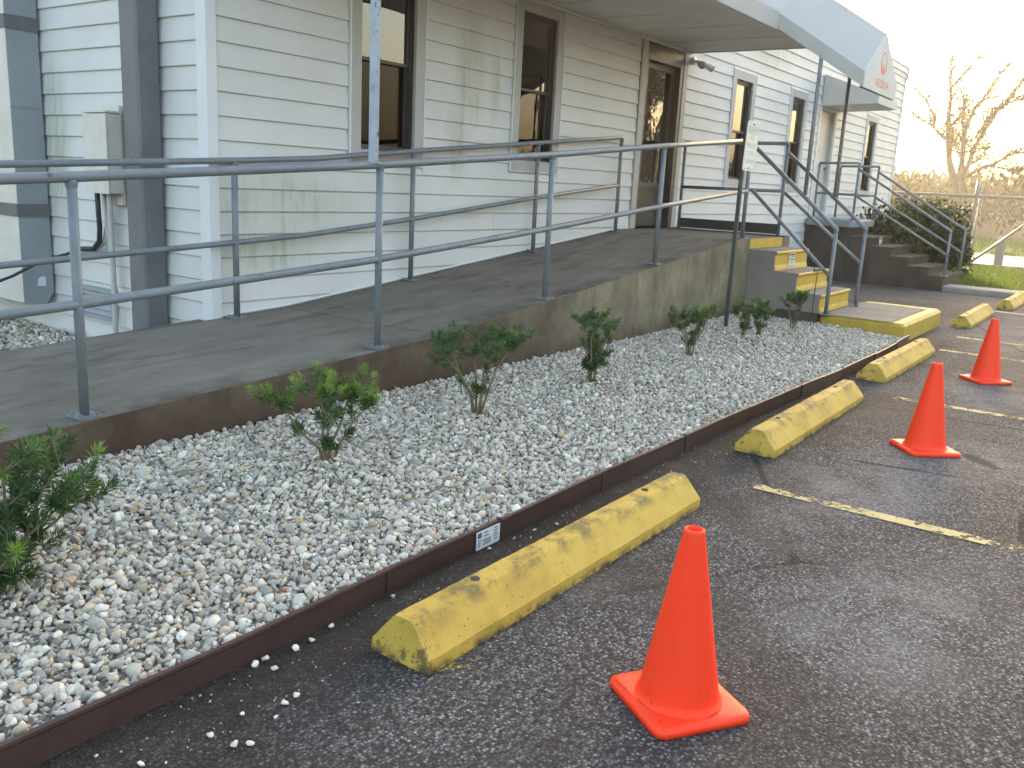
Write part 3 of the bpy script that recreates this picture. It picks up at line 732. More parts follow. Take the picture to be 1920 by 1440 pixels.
# the gabled tunnel that follows the slope of the steps
GL, GR, GM, GY, BY = 9.60, 10.875, 10.215, 2.689, 3.63
S_ = (3.118-2.516)/(BY-GY)
def rise(z): return z + S_*(BY-GY)
def thick(q, nrm, t=.012):
    n = Vector(nrm).normalized()*t
    V = [Vector(v) for v in q] + [Vector(v)+n for v in q]; k = len(q)
    return [tuple(v) for v in V], [tuple(range(k)), tuple(range(2*k-1, k-1, -1))] + [(i, i+k, (i+1) % k+k, (i+1) % k) for i in range(k)]
obj('side_valance', thick([(GL, GY, 2.516), (GL, BY, rise(2.516)), (GL, BY, rise(2.667)), (GL, GY, 2.667)], (1, 0, 0)), 'fabric', cn)
obj('side_valance', thick([(GR, GY, 2.516), (GR, BY, rise(2.516)), (GR, BY, rise(2.667)), (GR, GY, 2.667)], (-1, 0, 0)), 'fabric', cn)
obj('gable_roof', merge(thick([(GL, GY, 2.667), (GL, BY, rise(2.667)), (GM, BY, rise(3.116)), (GM, GY, 3.116)], (.6, 0, -.8)),
    ([(GL, BY, rise(2.667)), (GM, BY, rise(3.116)), (GM, 4.75, rise(3.116))], [(0, 1, 2)])), 'fabric', cn)
obj('gable_roof', merge(thick([(GR, GY, 2.667), (GR, BY, rise(2.667)), (GM, BY, rise(3.116)), (GM, GY, 3.116)], (-.6, 0, -.8)),
    ([(GR, BY, rise(2.667)), (GM, BY, rise(3.116)), (GM, 4.75, rise(3.116))], [(2, 1, 0)])), 'fabric', cn)
ge = obj('gable_end', prism([(GL-.004, 2.512), (GR+.004, 2.512), (GR+.004, 2.667), (GM, 3.122), (GL-.004, 2.667)], 'y', GY-.012, GY-.002), 'fabric_pale', cn)
def ring(cx, cz, ro_, ri, y, off):
    V, F = [], []; n = 48
    for j in range(n):
        g = 2*math.pi*j/n
        V += [(cx+ro_*math.cos(g), y, cz+ro_*math.sin(g)), (cx+ri*math.cos(g), y, cz+off+ri*math.sin(g))]
    for j in range(n): a, b = 2*j, 2*((j+1) % n); F.append((a, b, b+1, a+1))
    return V, F
YG = GY-.0135
obj('emblem', ring(10.245, 2.815, .112, .088, YG, .016), 'logo_red', ge)
def drop(cx, cz, s):
    P = [(0, 1.25), (.12, .75), (.30, .25), (.42, -.15), (.42, -.5), (.25, -.85), (0, -.95), (-.25, -.85), (-.42, -.5), (-.42, -.15), (-.30, .25), (-.12, .75)]
    return [(cx+x*s, YG-.0005, cz+z*s) for x, z in P], [tuple(range(12))]
obj('emblem', drop(10.245, 2.775, .052), 'logo_red', ge)
obj('lettering', at_y(text_vf('VEOLIA', 10.265, 2.612, .56, .082), YG), 'logo_red', ge)
# posts: one rusty post on the ramp railing, two on the stair railings
cp = obj('canopy_post', merge(box(3.785, 3.825, 3.73, 3.77, 1.478, 3.112), box(3.765, 3.845, 3.715, 3.785, 1.470, 1.482)), 'rusty_post', cn)
obj('canopy_post', tube([(9.62, 3.14, 1.43), (9.62, 3.14, 2.84)], .021, 12), 'post_paint', cn, True)
obj('canopy_post', tube([(10.76, 3.165, 1.43), (10.76, 3.165, 2.86)], .021, 12), 'post_paint', cn, True)
obj('cross_bar', tube([(GL+.015, 3.15, 2.835), (GR-.015, 3.15, 2.835)], .014, 8), 'post_paint', cn, True)
obj('cross_bar', tube([(GL+.015, GY+.02, 2.52), (GR-.015, GY+.02, 2.52)], .014, 8), 'post_paint', cn, True)

aw = thing('door_awning', (16.85, 4.8, 3.0), 'small grey wedge awning over the plain white door', 'awning')
AX0, AX1, AFY = 16.27, 17.50, 4.27
for x in (AX0, AX1):
    obj('side_panel', prism([(5.205, 2.985), (5.205, 3.50), (AFY, 3.155), (AFY, 3.02)], 'x', x-.006, x+.006), 'fabric', aw)
obj('top_fabric', thick([(AX0, AFY, 3.155), (AX1, AFY, 3.155), (AX1, 5.205, 3.50), (AX0, 5.205, 3.50)], (0, 0, 1), .008), 'fabric', aw)
obj('front_valance', box(AX0-.005, AX1+.005, AFY-.012, AFY-.001, 3.015, 3.158), 'fabric_pale', aw)
obj('underside', thick([(AX0+.01, AFY, 3.02), (AX1-.01, AFY, 3.02), (AX1-.01, 5.2, 2.985), (AX0+.01, 5.2, 2.985)], (0, 0, 1), .006), 'soffit', aw)

sf = thing('security_light', (10.95, 5.15, 3.0), 'twin head white flood light tucked under the canopy beside the glazed door', 'flood light')
obj('mount', merge(tube([(10.93, 5.204, 3.02), (10.93, 5.16, 3.02)], .05, 16)), 'lamp_white', sf, True)
for s in (-1, 1):
    c = Vector((10.93+.09*s, 5.06, 2.985))
    h = obj('lamp_head', tube([(10.93+.02*s, 5.16, 3.02), c, c+Vector((.035*s, -.04, -.025)), c+Vector((.06*s, -.075, -.042))], [.014, .024, .042, .048], 16), 'lamp_white', sf, True)
    obj('lens', tube([c+Vector((.0595*s, -.0755, -.0425)), c+Vector((.063*s, -.078, -.044))], .044, 16), 'lamp_glass', h, True)

# ================================================================== FAR STEPS
fs = thing('far_steps', (16.9, 3.8, 0), 'dark old concrete steps without paint leading to the plain white door', 'steps')
FX0, FX1 = 16.20, 17.62
FN = [(4.47, .942), (4.07, .797), (3.72, .656), (3.40, .508), (3.10, .375), (2.83, .245)]
for i, (y, z) in enumerate(FN):
    yb = 5.2 if i == 0 else FN[i-1][0]-.002
    obj('step', prism([(yb, -.02), (yb, z), (y-.015, z), (y-.02, z-.012), (y-.018, z-.03), (y, z-.035), (y, -.02)], 'x', FX0 if i else FX0-.02, FX1), 'old_step', fs)
obj('door_slab', bev_box(16.10, 17.66, 4.40, 5.2, .945, 1.07, .03), 'slab_blue', fs)
n2 = obj('caution_notice', box(16.72, 16.90, 4.046, 4.049, .665, .785), 'sign', fs)
n2.location.y -= 0.0
obj('lettering', merge(box(16.735, 16.885, 4.0445, 4.0455, .748, .775), box(16.76, 16.86, 4.0445, 4.0455, .708, .722), box(16.745, 16.875, 4.0445, 4.0455, .676, .692)), 'black', n2)
def far_rail(x, ypost, ywall, foot, lab):
    t = thing('far_stair_railing', (x, 3.6, .3), lab, 'railing')
    post(t, x, ywall, 1.07, 2.0, False, .021); post(t, x, ypost, 1.07, 2.03, True, .021); post(t, x, 2.83, foot, .985, True, .021)
    railbar(t, 'top_rail', [(x, ywall, 2.015), (x, ypost, 2.03)], .021)
    railbar(t, 'middle_rail', [(x, ywall, 1.50), (x, ypost, 1.50)], .019)
    railbar(t, 'sloping_rail', [(x, ypost, 1.93), (x, 2.83, .99), (x, 2.83, .965)], .021)
    railbar(t, 'sloping_rail', [(x, ypost, 1.48), (x, 2.84, .60)], .019)
far_rail(16.22, 4.42, 5.10, .245, 'pipe railing on the near side of the dark far steps')
far_rail(17.57, 4.43, 5.12, .245, 'pipe railing on the bush side of the dark far steps')

# ================================================================== SIGN
sg = thing('parking_sign', (8.38, 3.36, .1), 'white reserved parking sign on a dark green channel post among the shrubs', 'sign')
def channel():
    pr = [(-.030, .012), (-.020, .012), (-.014, -.014), (.014, -.014), (.020, .012), (.030, .012), (.030, .015), (.017, .015), (.011, -.010), (-.011, -.010), (-.017, .015), (-.030, .015)]
    V, F = prism(pr, 'z', 0, 1)
    return [(8.395+x+.055*z, 3.37+y+.02*z, .04+z*2.075) for x, y, z in V], F
obj('channel_post', channel(), 'channel_post', sg)
def rrect(x0, x1, z0, z1, rd, n=5):
    P = []
    for cx, cz, a0 in ((x1-rd, z0+rd, -90), (x1-rd, z1-rd, 0), (x0+rd, z1-rd, 90), (x0+rd, z0+rd, 180)):
        for j in range(n+1): g = R(a0+90*j/n); P.append((cx+rd*math.cos(g), cz+rd*math.sin(g)))
    return P
SC = Vector((8.466, 3.335, 1.855))
def tilt(VF):
    """lean of the sign with its post"""
    return [(v[0]+.036*(v[2]-SC.z)/.23*.45, v[1], v[2]-.02*(v[0]-SC.x)) for v in VF[0]], VF[1]
pn = obj('sign_panel', tilt(prism(rrect(8.313, 8.618, 1.626, 2.084, .035), 'y', 3.333, 3.336)), 'sign', sg)
def outline(x0, x1, z0, z1, rd, t, y):
    A = rrect(x0, x1, z0, z1, rd); B = rrect(x0+t, x1-t, z0+t, z1-t, rd-t*.6); n = len(A)
    return [(a, y, b) for a, b in A] + [(a, y, b) for a, b in B], [(i, (i+1) % n, (i+1) % n+n, i+n) for i in range(n)]
YS = 3.3322
obj('border', tilt(outline(8.326, 8.605, 1.640, 2.070, .028, .007, YS)), 'sign_ink', pn)
for s, z, wd_, h in (('RESERVED', 2.005, .20, .045), ('FOR', 1.935, .085, .045), ('EMPLOYEE', 1.862, .215, .045), ('OF THE', 1.787, .15, .045), ('QUARTER', 1.712, .205, .045)):
    obj('lettering', tilt(at_y(text_vf(s, 8.466, z, wd_, h), YS)), 'sign_ink', pn)
obj('lettering', tilt(outline(8.352, 8.580, 1.970, 2.040, .006, .005, YS-.0004)), 'sign_ink', pn)
for z in (2.055, 1.655): obj('bolt', tilt(tube([(8.466, 3.332, z), (8.466, 3.326, z)], .008, 8)), 'galv', pn)

# ================================================================== GRAVEL BED
SHRUBS = [(1.25, 2.70), (2.676, 2.895), (3.823, 2.94), (5.116, 2.96), (6.54, 2.904), (7.711, 2.928), (7.735, 2.806), (8.743, 2.834)]
EDGE = [(-3, 1.965), (.8, 1.962), (1.5, 1.955), (2.1, 1.958), (3.6, 1.962), (4.45, 1.958), (5.6, 1.945), (6.9, 1.905), (8.2, 1.885), (9.64, 1.925)]
ex = np.array([e[0] for e in EDGE]); ey = np.array([e[1] for e in EDGE])
def gz(x, y):
    z = .070 + .045*np.clip((y-2.0)/1.6, 0, 1) + .010*np.sin(x*2.1+y*3.3)*np.cos(y*2.7-x)
    for sx, sy in SHRUBS: z = z + .030*np.exp(-((x-sx)**2+(y-sy)**2)/.07)
    return z
def bed():
    V, F = [], []; X = np.linspace(-3, 9.62, 60); T = np.linspace(0, 1, 8)
    for x in X:
        y0 = float(np.interp(x, ex, ey))+.012
        for t in T: y = y0+(RY0-.002-y0)*t; V.append((x, y, float(gz(np.array(x), np.array(y)))-.012))
    for i in range(59):
        for j in range(7): F.append((i*8+j, (i+1)*8+j, (i+1)*8+j+1, i*8+j+1))
    return V, F
obj('bed_soil', bed(), 'soil', smooth=True, kind='structure')
obj('side_soil', sheet([(-6, 5.305), (3.735, 5.305), (3.735, 12), (-6, 12)], .012), 'soil', kind='structure')

def ico(sub):
    import bmesh
    bm = bmesh.new(); bmesh.ops.create_icosphere(bm, subdivisions=sub, radius=1)
    V = np.array([v.co[:] for v in bm.verts]); F = np.array([[v.index for v in fc.verts] for fc in bm.faces]); bm.free(); return V, F
def stone_variants(sub, n):
    V0, F = ico(sub); out = []
    for k in range(n):
        V = V0.copy()
        for _ in range(RNG.integers(9, 14)):          # cut flat facets
            nv = RNG.normal(size=3); nv /= np.linalg.norm(nv); dd_ = RNG.uniform(.42, .80)
            ex_ = np.clip(V@nv-dd_, 0, None); V = V-np.outer(ex_, nv)
        V *= 1+RNG.normal(0, .04, (len(V), 1))
        V *= np.array([1, RNG.uniform(.65, .95), RNG.uniform(.45, .75)])
        out.append(V)
    return out, F
PAL = np.array([[.60, .585, .555], [.50, .49, .475], [.42, .415, .41], [.66, .65, .62], [.50, .455, .38], [.31, .305, .305], [.20, .19, .185], [.52, .41, .34], [.46, .36, .25], [.30, .17, .12]])
PAL = PAL*np.array([1.15, 1.075, .95])
PW = np.array([.25, .23, .14, .11, .12, .06, .02, .035, .025, .01])
def scatter(P, size, sub, nvar=14):
    vs_, F0 = stone_variants(sub, nvar); n = len(P); k = len(vs_[0])
    var = RNG.integers(0, nvar, n); B = np.stack(vs_)[var]
    q = RNG.normal(size=(n, 4)); q[:, 1:3] *= .45; q /= np.linalg.norm(q, axis=1, keepdims=True)
    a, b, c, e = q.T
    Rm = np.stack([np.stack([1-2*(c*c+e*e), 2*(b*c-a*e), 2*(b*e+a*c)], 1), np.stack([2*(b*c+a*e), 1-2*(b*b+e*e), 2*(c*e-a*b)], 1), np.stack([2*(b*e-a*c), 2*(c*e+a*b), 1-2*(b*b+c*c)], 1)], 1)
    V = np.einsum('nij,nkj->nki', Rm, B)*size[:, None, None] + P[:, None, :]
    F = (F0[None]+(np.arange(n)*k)[:, None, None]).reshape(-1, 3)
    col = PAL[RNG.choice(len(PAL), n, p=PW/PW.sum())]*RNG.uniform(.60, 1.0, (n, 1))
    return V.reshape(-1, 3), F, np.repeat(col, k, 0)
def sizes(n, base): return base*np.clip(RNG.lognormal(0, .33, n), .5, 2.3)
def fill(x0, x1, ylo, yhi, step, zf, jit=.55):
    X, Y = np.meshgrid(np.arange(x0, x1, step), np.arange(0, 1, 1)); pts = []
    for x in np.arange(x0, x1, step):
        a, b = ylo(x), yhi(x); y = np.arange(a, b, step)
        pts.append(np.stack([np.full(len(y), x), y], 1))
    P = np.concatenate(pts); P += RNG.uniform(-jit, jit, P.shape)*step
    return P
ylo = lambda x: float(np.interp(x, ex, ey))+.026
yhi = lambda x: RY0-.018
def bed_layer(x0, x1, step, base, sub, dz):
    P = fill(x0, x1, ylo, yhi, step, None)
    P[:, 1] = np.clip(P[:, 1], np.interp(P[:, 0], ex, ey)+.022, RY0-.014); P[:, 0] = np.minimum(P[:, 0], 9.60)
    z = gz(P[:, 0], P[:, 1]) + dz + RNG.uniform(-.006, .007, len(P))
    s = sizes(len(P), base)
    return scatter(np.concatenate([P, z[:, None]], 1), s, sub)
def gravel_obj(name, layers, smooth=True):
    Vs, Fs, Cs, n = [], [], [], 0
    for V, F, C_ in layers: Vs.append(V); Fs.append(F+n); Cs.append(C_); n += len(V)
    return bulk(name, np.concatenate(Vs), np.concatenate(Fs), 'stone', np.concatenate(Cs), False)
gravel_obj('gravel', [bed_layer(.1, 3.7, .0195, .0128, 2, 0), bed_layer(.1, 3.7, .038, .0165, 2, .006), bed_layer(.1, 9.6, .027, .011, 1, -.006), bed_layer(3.7, 9.6, .0205, .0138, 1, 0), bed_layer(3.7, 9.6, .042, .0175, 1, .006)])
P = fill(.5, 3.72, lambda x: 5.33, lambda x: 8.5, .040, None); P = np.concatenate([P, RNG.uniform(.02, .045, (len(P), 1))], 1)
P2 = fill(3.5, 3.72, lambda x: 5.33, lambda x: 8.5, .05, None)
gravel_obj('side_gravel', [scatter(P, sizes(len(P), .024), 1)])
# loose grit washed onto the asphalt
n = 900; gx = RNG.uniform(.5, 9.3, n); gy = np.interp(gx, ex, ey)-.03-np.abs(RNG.normal(0, .22, n))
Pg = np.stack([gx, gy, np.full(n, .003)], 1)
gravel_obj('grit', [scatter(Pg, RNG.uniform(.0015, .0050, n)*np.where(RNG.random(n) < .12, 1.7, 1), 1)])
# individual stray stones
sv, sF = stone_variants(2, 6)
STRAY = [(1.494, 1.918, .017), (1.533, 1.923, .016), (1.519, 1.863, .013), (1.629, 1.902, .015), (1.253, 1.630, .013), (1.224, 1.654, .014), (1.422, 1.702, .014), (1.469, 1.706, .014), (1.209, 1.734, .013), (1.036, 1.759, .013), (1.795, 1.927, .013), (1.696, 1.902, .012), (1.367, 1.672, .009), (1.322, 1.751, .009), (2.08, 1.93, .010), (2.9, 1.90, .012), (3.02, 1.87, .010), (2.62, 1.93, .012)]
for i, (x, y, s) in enumerate(STRAY):
    y = min(y, 1.925)
    Vv = sv[i % 6]*s*.95; c = PAL[[3, 0, 1][i % 3]]
    o = bulk('stray_stone', Vv, sF, 'stone', np.tile(c, (len(Vv), 1)), True, None)
    o.location = (x, y, s*.45); o.rotation_euler = (0, 0, i*1.3)
    tag(o, 'small loose white stone lying on the asphalt below the edging', 'stone', 'loose stones on the asphalt')

# ---- edging
eg = thing('garden_edging', (4, 2.0, 0), 'low brown plastic edging between the gravel bed and the asphalt', 'edging')
JO = [-3.0, -.4, 2.07, 2.72, 3.53, 4.44, 5.35, 6.3, 7.25, 8.15, 9.05, 9.64]
def strip(x0, x1, k):
    X = np.linspace(x0, x1, 5); V, F = [], []
    pr = [(-.006, -.01), (-.006, .076), (-.010, .082), (-.009, .091), (.004, .093), (.008, .086), (.005, .078), (.005, -.01)]
    for x in X:
        y = float(np.interp(x, ex, ey)); dz = .004*math.sin(x*3.1+k)
        V += [(x, y+a-(.004 if k % 2 else 0), b+dz) for a, b in pr]
    n = len(pr)
    for i in range(4):
        for j in range(n): F.append((i*n+j, i*n+(j+1) % n, (i+1)*n+(j+1) % n, (i+1)*n+j))
    F += [tuple(range(n)), tuple(range(5*n-1, 4*n-1, -1))]
    return V, F
for k, (a, b) in enumerate(zip(JO, JO[1:])):
    sp_ = obj('edging_strip', strip(a, b+.035, k), 'edging', eg)
    if k: obj('stake_loop', box(a-.002, a+.008, float(np.interp(a, ex, ey))-.015, float(np.interp(a, ex, ey))+.010, -.01, .094), 'edging', eg)
    if abs(b-2.72) < .01:
        ys_ = float(np.interp(2.65, ex, ey))-.0145
        sx0, sx1 = 2.565, 2.715
        lab = obj('price_label', box(sx0, sx1, ys_, ys_+.003, .004, .078), 'sticker', sp_)
        bars = []
        for j in range(9): bars.append(box(sx0+.006+j*.0028, sx0+.0074+j*.0028+(j % 3)*.0003, ys_-.0006, ys_-.0001, .052, .073))
        for x_, wd_, z in ((.045, .028, .037), (.045, .030, .029), (.040, .052, .020), (.040, .05, .015), (.040, .05, .010), (.11, .024, .038), (.11, .026, .032), (.11, .022, .026), (.11, .026, .020), (.11, .024, .013), (.008, .022, .022), (.008, .018, .016), (.008, .015, .010)):
            bars.append(box(sx0+x_, sx0+x_+wd_, ys_-.0006, ys_-.0001, z*1.75, z*1.75+.0042))
        obj('print', merge(*bars), 'ink_blue', lab)

# ================================================================== SHRUBS
def leaf_quads(base, dirn, length, width, up):
    """elongated leaf as two triangles folded along its midrib (4 verts, one quad)"""
    side = np.cross(dirn, up); side /= np.linalg.norm(side, axis=1, keepdims=True)+1e-9
    b = base; m_ = base+dirn*length[:, None]*.5; t = base+dirn*length[:, None]
    s = side*width[:, None]
    return np.stack([b, m_+s, t, m_-s], 1)
def shrub(loc, height, width, label, tufts, seed, bright=.3, crown=.55, stems=4, leaf=.040, low=.15, skew=(0, 0), zmin=.72):
    rg = np.random.default_rng(seed); x, y = loc; z = float(gz(np.array(x), np.array(y)))-.01
    root = thing('young_shrub', (x, y, z), label, 'shrub', 'young shrubs planted in the gravel bed')
    parts = []; tips = []
    for s in range(stems):
        a = 2*math.pi*(s+rg.uniform(-.3, .3))/stems; sp = rg.uniform(.55, 1.0)*width*.5
        end = Vector((math.cos(a)*sp+skew[0], math.sin(a)*sp*.8+skew[1], height*rg.uniform(zmin, 1.0)))
        pts = [Vector((math.cos(a)*.012, math.sin(a)*.012, -.03))]
        for t in (.3, .6, .85, 1.0):
            pts.append(Vector((end.x*t**1.3, end.y*t**1.3, end.z*t)) + Vector(rg.normal(0, .012, 3)))
        parts.append(tube(pts, [.0085, .007, .0052, .0036, .002], 6))
        tips.append((pts[-1], (pts[-1]-pts[-2]).normalized(), 1.0))
        nb = max(2, tufts//stems)
        for b in range(nb):
            t = rg.uniform(crown, 1.0) if rg.random() > low else rg.uniform(.2, crown)
            i = min(3, int(t*4)); fr = t*4-i; p0 = pts[i].lerp(pts[i+1], min(1, fr))
            g = rg.uniform(0, 6.28); L = rg.uniform(.05, .15)*(width/.5)*(1.0 if t > crown else .55)
            dv = Vector((math.cos(g), math.sin(g), rg.uniform(.25, 1.1))).normalized()
            p1 = p0+dv*L*.6+Vector(rg.normal(0, .006, 3)); p2 = p1+(dv+Vector((0, 0, .4))).normalized()*L*.4
            parts.append(tube([p0, p1, p2], [.0028, .002, .0012], 5))
            tips.append((p2, (p2-p1).normalized(), t)); tips.append((p1, (p1-p0).normalized(), t*.8))
    obj('stem', ([(v[0]+x, v[1]+y, v[2]+z) for v in merge(*parts)[0]], merge(*parts)[1]), 'bark', root, True)
    Bs, Ds, Ls, Cs = [], [], [], []
    for p, dv, t in tips:
        n = int(rg.integers(30, 46)); dv = np.array(dv)
        u = np.linspace(0, 1, n)
        ang = np.arange(n)*2.4+rg.uniform(0, 6); op = (.35+.95*(1-u))
        e1 = np.cross(dv, [.3, .5, .8]); e1 /= np.linalg.norm(e1); e2 = np.cross(dv, e1)
        D = dv*np.cos(op)[:, None] + (e1*np.cos(ang)[:, None]+e2*np.sin(ang)[:, None])*np.sin(op)[:, None]
        D += rg.normal(0, .12, D.shape); D /= np.linalg.norm(D, axis=1, keepdims=True)
        Bs.append(np.array(p)[None]+dv*(u-.75)[:, None]*.045+rg.normal(0, .002, (n, 3))); Ds.append(D)
        Ls.append(leaf*rg.uniform(.7, 1.2, n)*(1-.35*u))
        new = float(rg.random() < bright) if t > .75 else 0.
        k = np.clip(new*rg.uniform(.5, 1.0)*(.35+.65*u)+rg.uniform(0, .10, n), 0, 1)[:, None]
        Cs.append((1-k)*np.array([.050, .098, .036])*rg.uniform(.7, 1.6, (n, 1)) + k*np.array([.24, .36, .055]))
    B = np.concatenate(Bs); D = np.concatenate(Ds); L = np.concatenate(Ls); Cc = np.concatenate(Cs)
    up = rg.normal(size=B.shape)
    Q = leaf_quads(B+np.array([x, y, z]), D, L, np.full(len(L), leaf*.062), up)
    bulk('foliage', Q.reshape(-1, 3), np.arange(4*len(L)).reshape(-1, 4), 'leaf', np.repeat(Cc, 4, 0), False, 'stuff', root, (x, y, z))
    return root
shrub((1.13, 2.70), .52, .60, 'large bushy green shrub at the near end of the gravel bed', 170, 1, .42, .22, 13, .048, .45, (.0, -.05), .42)
shrub(SHRUBS[1], .38, .50, 'umbrella shaped shrub with bright lime green tips', 50, 22, .9, .72, 5, .046, .2, (.0, .02))
shrub(SHRUBS[2], .47, .54, 'tall dark shrub with bare spreading stems, tallest along the ramp wall', 60, 3, .12, .62, 6, .044, .22)
shrub(SHRUBS[3], .46, .36, 'dense upright dark green shrub below the third railing post', 70, 4, .08, .30, 7, .042, .3)
shrub(SHRUBS[4], .40, .42, 'flat topped green shrub just left of the sign post', 54, 5, .4, .60, 5, .040, .15)
shrub(SHRUBS[5], .33, .22, 'small narrow shrub touching the foot of the sign post', 34, 6, .35, .40, 4, .038, .2)
shrub((8.02, 2.90), .37, .24, 'small shrub with a lighter crown to the right of the sign post', 36, 17, .5, .45, 4, .038, .25)
shrub(SHRUBS[7], .42, .32, 'thin stemmed shrub in front of the yellow steps', 46, 8, .4, .62, 3, .038, .1)
# fallen twigs in the gravel
for i, (x, y, a, L) in enumerate(((2.95, 2.75, .9, .20), (2.72, 2.35, -.5, .16))):
    z = float(gz(np.array(x), np.array(y)))+.02
    o = obj('twig', tube([(x, y, z), (x+L*.5*math.cos(a), y+L*.5*math.sin(a), z+.03), (x+L*math.cos(a), y+L*math.sin(a), z+.05 if i == 0 else z+.01)], [.005, .004, .002], 6), 'bark', None, True, (x, y, z))
    tag(o, ['dry twig sticking up beside the lime green shrub', 'dark twig lying on the white gravel'][i], 'twig')
n = 110; lx = RNG.uniform(.6, 9.3, n); ly = RNG.uniform(2.05, 3.6, n)
near = RNG.random(n) < .6; si = RNG.integers(0, 8, n); SA = np.array(SHRUBS)
lx = np.where(near, SA[si, 0]+RNG.normal(0, .16, n), lx); ly = np.clip(np.where(near, SA[si, 1]+RNG.normal(0, .16, n), ly), 2.02, 3.62)
ld = RNG.normal(size=(n, 3))*np.array([1, 1, .25]); ld /= np.linalg.norm(ld, axis=1, keepdims=True)
LQ = leaf_quads(np.stack([lx, ly, gz(lx, ly)+.014], 1), ld, RNG.uniform(.018, .045, n), RNG.uniform(.003, .008, n), np.tile([0, 0, 1.], (n, 1))+RNG.normal(0, .3, (n, 3)))
bulk('leaf_litter', LQ.reshape(-1, 3), np.arange(4*n).reshape(-1, 4), 'brush', np.repeat(RNG.uniform(.6, 1.3, (n, 1))*np.array([.13, .075, .035]), 4, 0))
# thin garden stake with a crossbar in front of the steps
sk = thing('garden_stake', (9.30, 2.82, .09), 'thin black garden stake with a small crossbar in front of the steps', 'stake')
obj('rod', tube([(9.30, 2.82, .05), (9.325, 2.82, .675)], .0045, 6), 'black', sk)
obj('crossbar', merge(box(9.21, 9.50, 2.81, 2.83, .672, .690)), 'black', sk)
obj('hook', tube([(9.21, 2.82, .69), (9.19, 2.82, .72), (9.20, 2.82, .76), (9.23, 2.82, .775)], .005, 6), 'black', sk)

# ================================================================== WHEEL STOPS, CONES
def stop_mesh():
    import bmesh
    pr = [(-.116, 0), (-.114, .042), (-.040, .133), (-.032, .139), (.032, .139), (.040, .133), (.114, .042), (.116, 0)]
    L = .94; nx = 48; V, F = [], []; rg = np.random.default_rng(5)
    for i in range(nx+1):
        x = -L+2*L*i/nx; s = 1.0
        for j, (y, z) in enumerate(pr):
            k = 1 if 0 < i < nx else .985
            xx = x + (np.sign(x)*-.012*(z/.133) if i in (0, nx) else 0)
            V.append((xx+rg.normal(0, .0015), y*k+rg.normal(0, .0005), max(0, z*k+rg.normal(0, .0005) if z > 0 else 0)))
    n = len(pr)
    for i in range(nx):
        for j in range(n-1): F.append((i*n+j, i*n+j+1, (i+1)*n+j+1, (i+1)*n+j))
    F += [tuple(range(n-1, -1, -1)), tuple(range(nx*n, nx*n+n))]
    return V, F
SM = mesh('wheel_stop', *stop_mesh(), 'stop')
SM.flip_normals()
pin_me = mesh('anchor_pin', *merge(tube([(0, 0, .137), (0, 0, .1425)], .016, 10), tube([(0, 0, .1425), (0, 0, .1445)], .009, 8)), 'under_step')
STOPS = [(2.72, 1.618, 0.0, 'chipped yellow concrete wheel stop closest to the foremost orange cone'), (5.60, 1.645, .012, 'yellow wheel stop between the gravel bed and the middle cone'), (8.30, 1.700, 0.0, 'mossy yellow wheel stop touching the landing block'), (12.49, 1.765, .01, 'clean yellow wheel stop beyond the farthest cone'), (15.2, 1.64, .0, 'yellow wheel stop nearest the lawn kerb')]
for x, y, a, lab in STOPS:
    s = bpy.data.objects.new('wheel_stop', SM); COL.objects.link(s); s.location = (x, y, .001); s.rotation_euler = (0, 0, a); OFF[s.name] = Vector((x, y, 0))
    tag(s, lab, 'wheel stop', 'yellow wheel stops at the parking bays')
    for px_ in (-.58, .60):
        q = bpy.data.objects.new('anchor_pin', pin_me); COL.objects.link(q); q.parent = s; q.location = (px_, .004, 0)

def cone_base():
    P = rrect(-.150, .150, -.150, .150, .035, 6); Q = rrect(-.147, .147, -.147, .147, .034, 6); S2 = rrect(-.135, .135, -.135, .135, .03, 6)
    n = len(P); V = [(a, b, .002) for a, b in P] + [(a, b, .016) for a, b in P] + [(a, b, .022) for a, b in Q] + [(a, b, .025) for a, b in S2]
    m_ = 28; off = len(V)
    V += [(.128*math.cos(2*math.pi*(j+3.5)/n-math.pi*.5), .128*math.sin(2*math.pi*(j+3.5)/n-math.pi*.5), .027) for j in range(n)]
    F = []
    for k in range(4):
        for j in range(n): F.append((k*n+j, k*n+(j+1) % n, (k+1)*n+(j+1) % n, (k+1)*n+j))
    F.append(tuple(range(n-1, -1, -1))); F.append(tuple(range(4*n, 5*n)))
    return V, F
cb = thing('traffic_cone', (2.133, .885, 0), 'bright orange traffic cone in the foreground beside the chipped stop', 'traffic cone', 'orange traffic cones in the parking lot')
prof = [(.124, .024), (.118, .030), (.112, .038), (.1095, .050), (.108, .060), (.031, .500), (.0295, .512), (.0275, .519), (.0235, .521), (.0205, .517), (.0195, .500), (.030, .40), (.05, .25)]
obj('cone_body', [(lambda VF: VF)(lathe(prof, 48, (2.133, .885, 0)))][0], 'cone', cb, True)
b_ = cone_base(); obj('cone_base', ([(x+2.133, y+.885, z) for x, y, z in b_[0]], b_[1]), 'cone', cb, True)
for ch in cb.children:
    md = None
cb.rotation_euler = (0, 0, R(57))
dup(cb, (5.494, .92, 0), R(40), 'middle orange traffic cone standing by the second wheel stop')
dup(cb, (8.152, .99, 0), R(47), 'farthest orange traffic cone near the landing block')

